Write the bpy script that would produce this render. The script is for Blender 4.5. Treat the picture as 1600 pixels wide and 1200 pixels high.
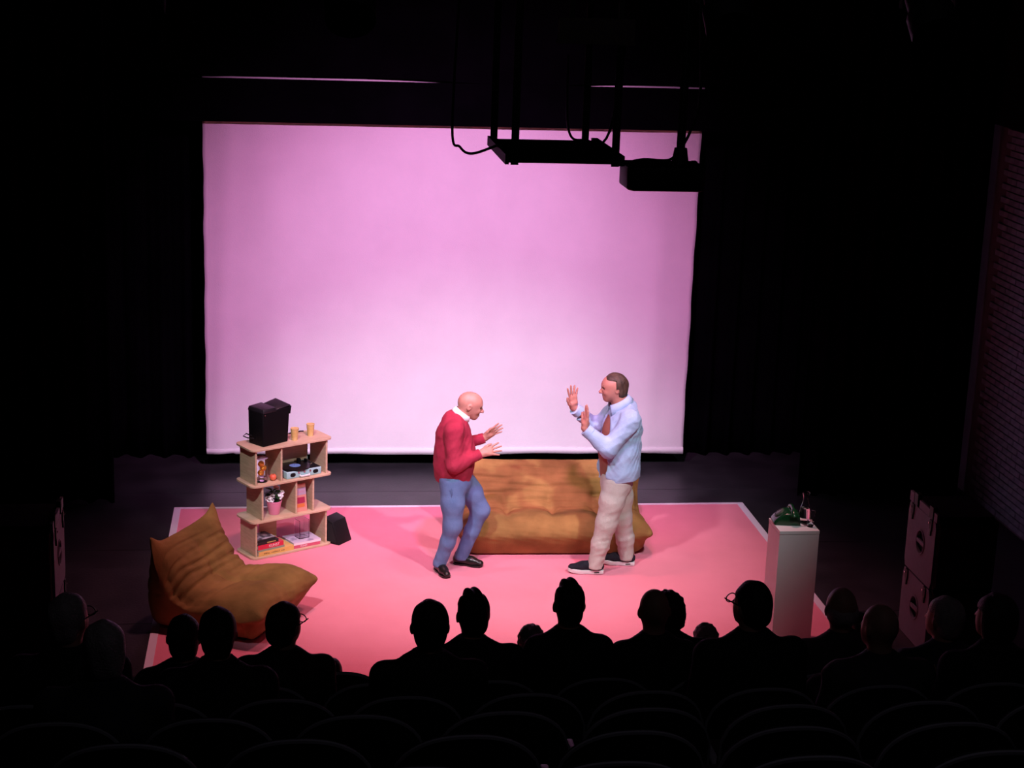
import bpy, bmesh, math, random
import numpy as np
from mathutils import Vector, Matrix
random.seed(7)
for o in list(bpy.data.objects): bpy.data.objects.remove(o, do_unlink=True)
S = bpy.context.scene
COL = S.collection
PI = math.pi
# ------------------------------------------------------------------ camera
YAW, PITCH, ROLL, FPX = 0.13570976, 0.25493012, 0.03504646, 2688.5
_f = Vector((math.sin(YAW)*math.cos(PITCH), math.cos(YAW)*math.cos(PITCH), -math.sin(PITCH)))
_r = Vector((math.cos(YAW), -math.sin(YAW), 0)); _u = _r.cross(_f)
_r2 = _r*math.cos(ROLL)+_u*math.sin(ROLL); _u2 = -_r*math.sin(ROLL)+_u*math.cos(ROLL)
cd = bpy.data.cameras.new('camera'); cam = bpy.data.objects.new('camera', cd); COL.objects.link(cam)
cam.matrix_world = Matrix(((_r2.x, _u2.x, -_f.x, 0), (_r2.y, _u2.y, -_f.y, 0), (_r2.z, _u2.z, -_f.z, 5.4), (0, 0, 0, 1)))
cd.sensor_fit = 'HORIZONTAL'; cd.sensor_width = 36; cd.lens = FPX/1600*36; cd.clip_end = 200; cd.clip_start = .05
S.camera = cam
# ------------------------------------------------------------------ world, exposure, stage lights
w = bpy.data.worlds.new('world'); S.world = w; w.use_nodes = True
w.node_tree.nodes['Background'].inputs[0].default_value = (.5, .42, .6, 1)
w.node_tree.nodes['Background'].inputs[1].default_value = .002
S.view_settings.view_transform = 'Standard'; S.view_settings.look = 'None'
S.view_settings.exposure = 0; S.view_settings.gamma = 1; S.view_settings.use_curve_mapping = False
def spot(name, loc, target, energy, color, cone, blend=.5, radius=.12):
    d = bpy.data.lights.new(name, 'SPOT'); d.energy = energy; d.color = color
    d.spot_size = math.radians(cone); d.spot_blend = blend; d.shadow_soft_size = radius
    o = bpy.data.objects.new(name, d); COL.objects.link(o); o.location = loc
    o.rotation_euler = (Vector(target)-Vector(loc)).to_track_quat('-Z', 'Y').to_euler()
    return o
# pink top wash hung over the acting area
spot('top_wash_lamp', (.5, 13.1, 6.6), (.7, 13.2, 0), 600, (1, .34, .40), 58, .7, .18)
spot('top_wash_lamp', (2.9, 13.1, 6.6), (2.5, 13.2, 0), 600, (1, .34, .40), 58, .7, .18)
# neutral front-of-house keys from both sides
spot('front_key_lamp', (-.9, 9.0, 6.4), (1.35, 14.4, .7), 1700, (.95, .97, 1), 40, 1., .14)
spot('front_key_lamp', (4.2, 9.0, 6.4), (2.3, 14.3, .7), 1650, (.95, .97, 1), 40, 1., .14)
# cloth lights
spot('cloth_pink_lamp', (1.6, 10.0, 6.4), (1.67, 17.1, 1.35), 2550, (1, .345, .82), 53, 1., .2)
spot('cloth_lavender_lamp', (1.6, 10.0, 6.4), (1.67, 17.1, 1.45), 480, (.78, .80, 1), 36, 1., .2)
# dim fill light added over the seats so their rims show
hl = bpy.data.lights.new('seat_fill_light', 'POINT'); hl.energy = 9; hl.color = (.9, .85, 1); hl.shadow_soft_size = .3
ho = bpy.data.objects.new('seat_fill_light', hl); COL.objects.link(ho); ho.location = (1.5, 4.2, 7.6)

# ------------------------------------------------------------------ materials
def mat(name, col, rough=.6, col2=None, scale=8., bump=0., bscale=None, metal=0., spec=.5, detail=3., emit=None, sheen=0., trans=0., ior=1.45, stretch=None, contrast=(.35, .65)):
    m = bpy.data.materials.new(name); m.use_nodes = True
    nt = m.node_tree; b = nt.nodes['Principled BSDF']
    b.inputs['Base Color'].default_value = (*col, 1); b.inputs['Roughness'].default_value = rough
    b.inputs['Metallic'].default_value = metal; b.inputs['Specular IOR Level'].default_value = spec
    b.inputs['IOR'].default_value = ior
    if trans: b.inputs['Transmission Weight'].default_value = trans
    if sheen:
        b.inputs['Sheen Weight'].default_value = sheen; b.inputs['Sheen Roughness'].default_value = .4
    tc = nt.nodes.new('ShaderNodeTexCoord'); src = tc.outputs['Object']
    if stretch:
        mp = nt.nodes.new('ShaderNodeMapping'); mp.inputs['Scale'].default_value = stretch
        nt.links.new(src, mp.inputs['Vector']); src = mp.outputs['Vector']
    if col2:
        n = nt.nodes.new('ShaderNodeTexNoise'); n.inputs['Scale'].default_value = scale; n.inputs['Detail'].default_value = detail
        r = nt.nodes.new('ShaderNodeValToRGB'); r.color_ramp.elements[0].position = contrast[0]; r.color_ramp.elements[1].position = contrast[1]
        r.color_ramp.elements[0].color = (*col, 1); r.color_ramp.elements[1].color = (*col2, 1)
        nt.links.new(src, n.inputs['Vector']); nt.links.new(n.outputs['Fac'], r.inputs['Fac'])
        nt.links.new(r.outputs['Color'], b.inputs['Base Color'])
    if bump:
        n = nt.nodes.new('ShaderNodeTexNoise'); n.inputs['Scale'].default_value = bscale or scale*6; n.inputs['Detail'].default_value = 4
        bp = nt.nodes.new('ShaderNodeBump'); bp.inputs['Strength'].default_value = bump; bp.inputs['Distance'].default_value = .01
        nt.links.new(src, n.inputs['Vector']); nt.links.new(n.outputs['Fac'], bp.inputs['Height'])
        nt.links.new(bp.outputs['Normal'], b.inputs['Normal'])
    return m
M = {}
M['stage'] = mat('stage_floor', (.020, .019, .023), .40, (.032, .030, .036), 3, .15, 40)
M['black_wall'] = mat('black_wall', (.003, .003, .004), .95, spec=.1)
M['drape'] = mat('black_drape', (.0014, .0014, .0022), 1., (.0024, .0022, .0036), 2, spec=0.)
M['brick'] = mat('brick', (.17, .19, .26), .9, (.25, .27, .36), 9, .4, 60)
M['mortar'] = mat('mortar', (.11, .09, .115), .95)
M['carpet'] = mat('pink_carpet', (.74, .225, .305), .95, (.80, .25, .335), 1.4, .12, 120, detail=6)
M['edge'] = mat('carpet_edge_tape', (.72, .66, .74), .7)
M['cloth'] = mat('backdrop_cloth', (.80, .80, .82), .9, (.84, .84, .86), 2.2, .12, 90)
M['suede'] = mat('ochre_suede', (.19, .105, .032), .85, (.335, .185, .060), 3.2, .15, 70, detail=5, spec=.2)
M['black_felt'] = mat('black_felt', (.008, .007, .008), .95)
M['wood'] = mat('birch_plywood', (.50, .36, .235), .55, (.58, .43, .29), 9, .05, 60, stretch=(1, 1, 6))
M['black_bag'] = mat('black_nylon', (.0045, .004, .005), .6, None, 8, .3, 60, spec=.12)
M['bag_top'] = mat('black_nylon_lid', (.012, .010, .014), .42, None, 8, .3, 50, spec=.6)
M['amber'] = mat('amber_cup', (.60, .40, .13), .35, (.68, .48, .20), 20)
M['teal'] = mat('turquoise_leatherette', (.30, .52, .53), .5, (.34, .57, .57), 20, .2, 150)
M['vinyl'] = mat('vinyl_record', (.008, .008, .010), .25)
M['blue_label'] = mat('record_label', (.14, .24, .48), .6)
M['black_plastic'] = mat('black_plastic', (.007, .007, .008), .5, spec=.2)
M['dark_metal'] = mat('dark_metal', (.012, .012, .014), .5, metal=.3)
M['chrome'] = mat('chrome', (.55, .55, .57), .25, metal=1.)
M['white_plastic'] = mat('white_plastic', (.75, .73, .72), .4)
M['glass'] = mat('clear_glass', (1, 1, 1), .02, trans=1., ior=1.14)
M['acrylic'] = mat('clear_acrylic', (.95, .9, .95), .04, trans=1., ior=1.2)
M['water'] = mat('water', (1, 1, 1), .0, trans=1., ior=1.33)
M['orange'] = mat('orange_peel', (.85, .30, .03), .5, (.9, .36, .05), 40, .3, 200)
M['apple'] = mat('red_apple', (.75, .10, .06), .35, (.82, .22, .10), 14)
M['stem'] = mat('fruit_stem', (.07, .04, .02), .8)
M['pot'] = mat('pink_pot', (.78, .26, .42), .45)
M['soil'] = mat('potting_soil', (.02, .013, .009), .95)
M['leaf'] = mat('dark_green_leaf', (.02, .065, .018), .45, (.035, .10, .03), 30)
M['petal'] = mat('white_petal', (.85, .82, .84), .6)
M['b_black'] = mat('book_black', (.015, .013, .014), .5)
M['b_cover'] = mat('book_photo_cover', (.06, .05, .07), .4, (.50, .44, .52), 16, detail=5, contrast=(.45, .6))
M['b_red'] = mat('book_red', (.62, .025, .06), .45)
M['b_green'] = mat('book_sage', (.26, .29, .21), .6)
M['b_yellow'] = mat('book_ochre', (.70, .42, .12), .55)
M['b_white'] = mat('book_white_pages', (.75, .70, .74), .6)
M['b_pinkred'] = mat('book_pink_red', (.60, .09, .16), .5)
M['b_lilac'] = mat('book_lilac_cover', (.60, .50, .62), .4, (.30, .24, .36), 9, contrast=(.55, .65))
M['poster'] = mat('poster_salmon', (.62, .25, .20), .6)
M['poster_lilac'] = mat('poster_lilac', (.42, .30, .40), .6)
M['poster_crimson'] = mat('poster_crimson', (.36, .02, .07), .6)
M['poster_orange'] = mat('poster_orange', (.62, .17, .045), .6)
M['gold'] = mat('gold_print', (.50, .36, .10), .5)
M['ink'] = mat('dark_print', (.16, .08, .03), .7)
M['white_print'] = mat('white_print', (.8, .7, .72), .6)
M['pink_print'] = mat('pink_print', (.60, .22, .30), .6)
M['plinth'] = mat('white_plinth', (.62, .62, .62), .55, (.66, .66, .66), 3)
M['phone'] = mat('green_phone', (.005, .036, .012), .2, (.007, .045, .015), 6)
M['phone_dark'] = mat('phone_dial', (.05, .075, .05), .3)
M['speaker'] = mat('speaker_paint', (.10, .085, .115), .7, (.115, .095, .13), 30)
M['skin'] = mat('skin', (.42, .195, .145), .5, (.48, .23, .175), 18)
M['skin_pale'] = mat('skin_ruddy', (.40, .165, .125), .5, (.46, .20, .155), 18)
M['eye'] = mat('eye', (.03, .02, .02), .2)
M['lips'] = mat('lips', (.36, .11, .10), .5)
M['sweater'] = mat('crimson_wool', (.29, .012, .040), .9, (.35, .020, .052), 14, .35, 160)
M['white_shirt'] = mat('white_cotton', (.80, .76, .78), .8)
M['trouser_blue'] = mat('steel_blue_cloth', (.095, .155, .31), .8, (.12, .19, .36), 10, .25, 140)
M['leather'] = mat('black_leather', (.010, .008, .008), .28)
M['shirt_blue'] = mat('light_blue_denim', (.30, .42, .62), .85, (.36, .49, .69), 9, .25, 120)
M['tee'] = mat('rust_tshirt', (.22, .075, .058), .9, (.27, .095, .07), 9)
M['chino'] = mat('beige_chino', (.43, .395, .36), .85, (.49, .45, .415), 9, .25, 100)
M['hair_brown'] = mat('brown_hair', (.030, .017, .011), .6, (.075, .042, .028), 30, .6, 90, stretch=(1, 1, .4))
M['sneaker'] = mat('charcoal_knit', (.010, .010, .016), .85, (.017, .017, .026), 40, spec=.2)
M['sole'] = mat('white_rubber', (.70, .64, .66), .6)
M['sock'] = mat('brown_lining', (.18, .07, .05), .9)
M['seat'] = mat('black_seat_fabric', (.016, .015, .019), .8, (.024, .022, .028), 20, .2, 120)
M['seat_rim'] = mat('lit_seat_rim', (.42, .39, .46), .35)  # colour raised well above black to carry the glint along the seat arches
M['riser'] = mat('dark_riser', (.006, .006, .007), .85)
M['aud_hair_black'] = mat('black_hair', (.007, .005, .005), .6, (.012, .009, .008), 60, .6, 110)
M['aud_hair_grey'] = mat('grey_hair', (.34, .29, .30), .6, (.46, .40, .41), 60, .6, 110)
M['aud_hair_brown'] = mat('chestnut_hair', (.022, .013, .010), .6, (.036, .022, .016), 60, .6, 110)
M['aud_skin'] = mat('audience_skin', (.48, .25, .19), .55)
M['jacket_black'] = mat('black_jacket', (.007, .007, .009), .8, (.011, .010, .013), 12, .3, 120)
M['jacket_navy'] = mat('navy_jacket', (.025, .028, .045), .8, (.04, .045, .065), 12, .3, 120)
M['jacket_grey'] = mat('charcoal_jacket', (.05, .045, .05), .8, (.07, .06, .07), 12, .3, 120)
M['jacket_brown'] = mat('dark_brown_jacket', (.018, .012, .011), .8, (.026, .018, .016), 12, .3, 120)
M['aud_trouser'] = mat('dark_trousers', (.008, .008, .010), .9)
M['lens'] = mat('spectacle_frame', (.02, .018, .018), .3)
M['rig_red'] = mat('dull_red_panel', (.045, .022, .024), .7)

# ------------------------------------------------------------------ object helpers
def link(name, me, parent=None, m=None):
    o = bpy.data.objects.new(name, me); COL.objects.link(o)
    if m is not None and me is not None and not me.materials: me.materials.append(M[m] if isinstance(m, str) else m)
    if parent is not None: o.parent = parent
    return o
def tag(o, label, cat=None, group=None, kind=None):
    if label: o['label'] = label
    if cat: o['category'] = cat
    if group: o['group'] = group
    if kind: o['kind'] = kind
    return o
def thing(name, label, cat, loc=(0, 0, 0), rz=0., group=None, kind=None):
    o = bpy.data.objects.new(name, None); COL.objects.link(o); o.location = loc; o.rotation_euler = (0, 0, rz)
    o.empty_display_size = .1
    return tag(o, label, cat, group, kind)
class MB:
    def __init__(s): s.v = []; s.f = []
    def add(s, v, f):
        n = len(s.v); s.v += [tuple(p) for p in v]; s.f += [tuple(i+n for i in q) for q in f]; return s
    def box(s, x0, x1, y0, y1, z0, z1):
        return s.add([(x0,y0,z0),(x1,y0,z0),(x1,y1,z0),(x0,y1,z0),(x0,y0,z1),(x1,y0,z1),(x1,y1,z1),(x0,y1,z1)],
                     [(0,3,2,1),(4,5,6,7),(0,1,5,4),(1,2,6,5),(2,3,7,6),(3,0,4,7)])
    def prism(s, poly, z0, z1):
        n = len(poly)
        return s.add([(x, y, z0) for x, y in poly]+[(x, y, z1) for x, y in poly],
                     [tuple(range(n-1, -1, -1)), tuple(range(n, 2*n))]+[(i, (i+1) % n, n+(i+1) % n, n+i) for i in range(n)])
    def tube(s, path, r, n=8, cap=True):
        P = [Vector(p) for p in path]; rr = r if isinstance(r, (list, tuple)) else [r]*len(P)
        V = []; F = []; up = None
        for i, p in enumerate(P):
            t = (P[min(i+1, len(P)-1)]-P[max(i-1, 0)]).normalized()
            if up is None: up = Vector((0, 0, 1)) if abs(t.z) < .9 else Vector((1, 0, 0))
            a = t.cross(up).normalized(); up = a.cross(t).normalized()
            for k in range(n):
                g = 2*PI*k/n; V.append(p+(a*math.cos(g)+up*math.sin(g))*rr[i])
        for i in range(len(P)-1):
            for k in range(n): F.append((i*n+k, i*n+(k+1) % n, (i+1)*n+(k+1) % n, (i+1)*n+k))
        if cap: F.append(tuple(range(n))); F.append(tuple(range(len(P)*n-1, len(P)*n-n-1, -1)))
        return s.add(V, F)
    def lathe(s, prof, n=24, c=(0, 0, 0)):
        V = []; F = []; m = len(prof)
        for r, z in prof:
            for k in range(n): g = 2*PI*k/n; V.append((c[0]+r*math.cos(g), c[1]+r*math.sin(g), c[2]+z))
        for i in range(m-1):
            for k in range(n): F.append((i*n+k, i*n+(k+1) % n, (i+1)*n+(k+1) % n, (i+1)*n+k))
        if prof[0][0] > 1e-6: F.append(tuple(range(n-1, -1, -1)))
        if prof[-1][0] > 1e-6: F.append(tuple(range((m-1)*n, m*n)))
        return s.add(V, F)
    def ball(s, c, r, n=16, m=10, sq=(1, 1, 1)):
        prof = [(max(r*math.sin(PI*i/m), 1e-7), -r*math.cos(PI*i/m)) for i in range(m+1)]
        k = len(s.v); s.lathe(prof, n)
        for i in range(k, len(s.v)): p = s.v[i]; s.v[i] = (c[0]+p[0]*sq[0], c[1]+p[1]*sq[1], c[2]+p[2]*sq[2])
        return s
    def xf(s, mtx):
        s.v = [tuple(mtx @ Vector(p)) for p in s.v]; return s
    def mesh(s, name, smooth=False, bevel=0., seg=2):
        me = bpy.data.meshes.new(name); me.from_pydata(s.v, [], s.f)
        bm = bmesh.new(); bm.from_mesh(me)
        bmesh.ops.remove_doubles(bm, verts=bm.verts, dist=1e-6)
        bmesh.ops.recalc_face_normals(bm, faces=bm.faces)
        if bevel:
            es = [e for e in bm.edges if len(e.link_faces) == 2 and e.calc_face_angle(0) > .5]
            bmesh.ops.bevel(bm, geom=es, offset=bevel, segments=seg, affect='EDGES', profile=.5)
        bm.to_mesh(me); bm.free()
        if smooth:
            for p in me.polygons: p.use_smooth = True
            if smooth != 'all': me.set_sharp_from_angle(angle=math.radians(45))
        me.update(); return me
    def build(s, name, m, parent=None, smooth=False, bevel=0., seg=2):
        return link(name, s.mesh(name, smooth, bevel, seg), parent, m)
def copy_tree(o, parent=None):
    c = o.copy(); COL.objects.link(c); c.parent = parent
    for ch in o.children: copy_tree(ch, c)
    return c
def text(name, body, size, m, parent, mtx, ext=.0006):
    cu = bpy.data.curves.new(name, 'FONT'); cu.body = body; cu.size = size; cu.extrude = ext; cu.resolution_u = 2
    cu.align_x = 'CENTER'; cu.align_y = 'CENTER'
    t = bpy.data.objects.new(name, cu); COL.objects.link(t)
    dg = bpy.context.evaluated_depsgraph_get(); me = bpy.data.meshes.new_from_object(t.evaluated_get(dg))
    bpy.data.objects.remove(t); bpy.data.curves.remove(cu)
    me.materials.clear(); o = link(name, me, parent, m); o.matrix_local = mtx
    return o
# ------------------------------------------------------------------ implicit surfaces (bodies, clothes)
def A(*p): return np.array(p, np.float32)
class Field:
    """smooth union of tapered capsules and ellipsoids, meshed with surface nets"""
    def __init__(s): s.p = []
    def cone(s, a, b, r1, r2, k=.02, side=None, ratio=1., op='u'):
        a = np.array(a, float); b = np.array(b, float); R = max(r1, r2)*max(1, ratio)
        lo = np.minimum(a, b)-R; hi = np.maximum(a, b)+R; ba = b-a; L2 = max(ba@ba, 1e-9)
        sd = None if side is None else np.array(side, float)/np.linalg.norm(side)
        def f(X, Y, Z):
            x, y, z = X-a[0], Y-a[1], Z-a[2]
            t = np.clip((x*ba[0]+y*ba[1]+z*ba[2])/L2, 0, 1)
            x = x-t*ba[0]; y = y-t*ba[1]; z = z-t*ba[2]
            if sd is not None:
                q = (x*sd[0]+y*sd[1]+z*sd[2])*(1/ratio-1); x = x+q*sd[0]; y = y+q*sd[1]; z = z+q*sd[2]
            return np.sqrt(x*x+y*y+z*z)-(r1+(r2-r1)*t)
        s.p.append((f, lo, hi, k, op)); return s
    def chain(s, pts, rs, k=.02, **kw):
        for i in range(len(pts)-1): s.cone(pts[i], pts[i+1], rs[i], rs[i+1], k, **kw)
        return s
    def ell(s, c, r, k=.02, rot=None, op='u'):
        c = np.array(c, float); r = np.array(r, float); R = np.eye(3) if rot is None else np.array(rot, float)
        ext = np.abs(R.T) @ r; lo, hi = c-ext, c+ext
        def f(X, Y, Z):
            x, y, z = X-c[0], Y-c[1], Z-c[2]
            u = [x*R[i, 0]+y*R[i, 1]+z*R[i, 2] for i in range(3)]
            k0 = np.sqrt((u[0]/r[0])**2+(u[1]/r[1])**2+(u[2]/r[2])**2)
            k1 = np.sqrt((u[0]/r[0]**2)**2+(u[1]/r[1]**2)**2+(u[2]/r[2]**2)**2)+1e-9
            return k0*(k0-1)/k1
        s.p.append((f, lo, hi, k, op)); return s
    def func(s, f, op='i'): s.p.append((f, None, None, 0, op)); return s
    def mesh(s, name, h, off=(0, 0, 0)):
        us = [p for p in s.p if p[4] == 'u']
        lo = np.min([p[1] for p in us], 0)-3*h; hi = np.max([p[2] for p in us], 0)+3*h
        n = np.ceil((hi-lo)/h).astype(int)+1
        ax = [lo[i]+h*np.arange(n[i]) for i in range(3)]
        X = ax[0].astype(np.float32)[:, None, None]; Y = ax[1].astype(np.float32)[None, :, None]; Z = ax[2].astype(np.float32)[None, None, :]
        D = np.full(n, .3, np.float32)
        for f, l, u, k, op in s.p:
            if l is None: D = f(X, Y, Z, D).astype(np.float32); continue
            m = k+3*h
            i0 = np.clip(np.floor((l-m-lo)/h).astype(int), 0, n-1); i1 = np.clip(np.ceil((u+m-lo)/h).astype(int)+1, 1, n)
            w = tuple(slice(i0[j], i1[j]) for j in range(3))
            d = f(X[w[0]], Y[:, w[1]], Z[:, :, w[2]]); c = D[w]
            if op == 'u':
                g = np.maximum(k-np.abs(c-d), 0)/max(k, 1e-6); D[w] = np.minimum(c, d)-g*g*k*.25
            else:
                d = -d; g = np.maximum(k-np.abs(c-d), 0)/max(k, 1e-6); D[w] = np.maximum(c, d)+g*g*k*.25
        return nets(name, D, lo-np.array(off), h)
def nets(name, D, lo, h):
    sgn = D < 0
    c = sum(sgn[i:D.shape[0]-1+i, j:D.shape[1]-1+j, k:D.shape[2]-1+k].astype(np.int8) for i in (0, 1) for j in (0, 1) for k in (0, 1))
    act = (c > 0) & (c < 8); idx = np.argwhere(act); N = len(idx)
    vid = np.full(act.shape, -1, np.int64); vid[act] = np.arange(N)
    acc = np.zeros((N, 3)); cnt = np.zeros(N)
    I, J, K = idx.T
    for a in ((0, 0, 0), (1, 0, 0), (0, 1, 0), (0, 0, 1), (1, 1, 0), (1, 0, 1), (0, 1, 1)):
        for d in range(3):
            if a[d]: continue
            b = list(a); b[d] = 1
            va = D[I+a[0], J+a[1], K+a[2]]; vb = D[I+b[0], J+b[1], K+b[2]]
            m = (va < 0) != (vb < 0); t = np.where(m, va/np.where(m, va-vb, 1), 0)
            P = np.tile(np.array(a, float), (N, 1)); P[:, d] += t
            acc[m] += P[m]; cnt[m] += 1
    V = lo+h*(idx+acc/cnt[:, None])
    Q = []
    for d in range(3):
        e, g = [(1, 2), (2, 0), (0, 1)][d]
        s0 = [slice(1, -1)]*3; s0[d] = slice(0, -1); s1 = [slice(1, -1)]*3; s1[d] = slice(1, None)
        s0 = tuple(s0); s1 = tuple(s1)
        x = sgn[s0] != sgn[s1]; p = np.argwhere(x); fl = sgn[s0][x]
        p = p+1; p[:, d] -= 1
        def at(oe, og):
            q = p.copy(); q[:, e] += oe; q[:, g] += og
            return vid[q[:, 0], q[:, 1], q[:, 2]]
        q = np.stack([at(-1, -1), at(0, -1), at(0, 0), at(-1, 0)], 1)
        q[~fl] = q[~fl][:, ::-1]; Q.append(q)
    Q = np.concatenate(Q); Q = Q[(Q >= 0).all(1)]
    me = bpy.data.meshes.new(name)
    me.vertices.add(len(V)); me.vertices.foreach_set('co', V.astype(np.float32).ravel())
    me.loops.add(len(Q)*4); me.loops.foreach_set('vertex_index', Q.astype(np.int32).ravel())
    me.polygons.add(len(Q)); me.polygons.foreach_set('loop_start', np.arange(0, len(Q)*4, 4, dtype=np.int32))
    me.polygons.foreach_set('use_smooth', np.ones(len(Q), bool))
    me.update(calc_edges=True); me.validate(); return me
def folds(amp, lam=.11, seed=0, zlo=-9, zhi=9, dirs=None):
    """crumpled cloth: ridged plane waves in mixed directions, warped, patchy"""
    r = random.Random(seed*17+3); W = []
    for i in range(6):
        a = r.uniform(.35, 1.1)*r.choice((-1, 1)); b = r.uniform(0, PI)
        d = (math.cos(a)*math.cos(b), math.cos(a)*math.sin(b), math.sin(a)); k = 2*PI/(lam*r.uniform(.7, 1.6))
        W.append((d[0]*k, d[1]*k, d[2]*k, r.uniform(0, 6), r.uniform(0, 6), r.uniform(5, 11)))
    def f(X, Y, Z, D):
        q = 0
        for kx, ky, kz, p, p2, m in W:
            env = np.clip(.5+.8*np.sin(m*X+p2)*np.sin(m*.8*Z+p)+.3*np.sin(m*Y), 0, 1)
            q = q+env*(1-1.6*np.abs(np.sin(.5*(kx*X+ky*Y+kz*Z+p+.9*np.sin(7*Z+p2)+.6*np.sin(9*X+p)))))
        return D-amp*.7*q*np.clip((Z-zlo)/.08, 0, 1)*np.clip((zhi-Z)/.08, 0, 1)
    return f
# ================================================================== SETTING
fl_ = MB().box(-4.2, 7.4, -2, 17.9, -.12, -.012).build('floor', 'black_wall'); tag(fl_, 'black stage and auditorium floor', None, kind='structure')
seams = [9.6, 11.35, 13.02, 14.72, 16.32, 17.9]
for a, b in zip(seams[:-1], seams[1:]):
    MB().box(-4.1, 7.3, a+.004, b-.004, -.012, 0).build('floor_panel', 'stage', fl_)
for nm, bx in (('wall_back', (-4.2, 7.4, 17.9, 18.1, 0, 8)), ('wall_left', (-4.2, -4.0, -2, 17.9, 0, 8)), ('wall_front', (-4.2, 7.4, -2.2, -2, 0, 8))):
    tag(MB().box(*bx).build(nm, 'black_wall'), 'black painted hall wall', None, kind='structure')
ce = MB().box(-4.2, 7.4, -2, 17.9, 8, 8.15).build('ceiling', 'black_wall'); tag(ce, 'black hall ceiling', None, kind='structure')
wr = MB().box(6.95, 7.2, -2, 17.9, 0, 8).build('wall_right', 'mortar'); tag(wr, 'dim brick side wall at the right edge', None, kind='structure')
BRK = MB().box(0, .022, -.107, .107, -.028, .028).mesh('brick', bevel=.004, seg=1); BRK.materials.append(M['brick'])
for c in range(57):
    z = .06+c*.0655
    for i in range(3 if z > 2.7 else 5 if z > 1.5 else 7):
        y = 15.86-.111*(c % 2)-i*.222
        b = link('brick', BRK, wr); b.location = (6.93+random.uniform(-.003, .002), y, z)
        b.rotation_euler = (random.uniform(-.006, .006), 0, random.uniform(-.012, .012))
tag(MB().box(6.90, 6.95, 8.0, 17.9, 3.77, 8).build('trim_13', 'black_wall'), 'black mask added above the brick side wall', None, kind='structure')  # plain black sheet added to keep the wall dark over the bricks
# seating tiers
ROW = [(9.8-.85*k, 0. if k == 0 else .21+.32*k) for k in range(13)]
for k in range(1, 13):
    d, z = ROW[k]
    o = MB().box(-3.9, 6.9, d-.2-(1.2 if k == 12 else 0), d+.66, 0, z).build('trim_%d' % k, 'riser')
    tag(o, 'black stepped seating tier', None, kind='structure')

# ---- drapes
def drape(name, label, x0, x1, y, z0, z1, pitch=.22, amp=.05, ph=0.):
    n = max(8, int((x1-x0)/pitch*10)); V = []; F = []; zs = [z0+(z1-z0)*i/14 for i in range(15)]
    for th in (0, .012):
        for j, z in enumerate(zs):
            for i in range(n+1):
                x = x0+(x1-x0)*i/n; g = x/pitch*2*PI
                a = amp*(1-.25*math.sin(j*.4+x))*math.sin(g+.8*math.sin(x*2.3+ph)+.03*j)+amp*.35*math.sin(2*g+ph)
                V.append((x, y+a+th, z))
    w = n+1; m = len(zs); K = w*m
    for j in range(m-1):
        for i in range(n):
            q = (j*w+i, j*w+i+1, (j+1)*w+i+1, (j+1)*w+i)
            F.append(q); F.append(tuple(K+t for t in q[::-1]))
    for i in range(n): F.append((i, K+i, K+i+1, i+1)); t = (m-1)*w; F.append((t+i, t+i+1, K+t+i+1, K+t+i))
    for j in range(m-1):
        F.append((j*w, (j+1)*w, K+(j+1)*w, K+j*w)); e = n; F.append((j*w+e, K+j*w+e, K+(j+1)*w+e, (j+1)*w+e))
    o = MB().add(V, F).build(name, 'drape', None, 'all')
    return tag(o, label, 'curtain')
drape('stage_curtain', 'black pleated back curtain hanging behind the pink lit cloth', -3.9, 6.85, 17.55, .0, 6, .24, .05)
drape('stage_curtain', 'black pleated side curtain left of the lit cloth', -3.9, -1.62, 16.1, .0, 6, .2, .05, 1.)
drape('stage_curtain', 'black pleated side curtain between the lit cloth and brick wall', 5.15, 6.88, 16.12, .0, 6, .2, .045, 2.)

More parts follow.
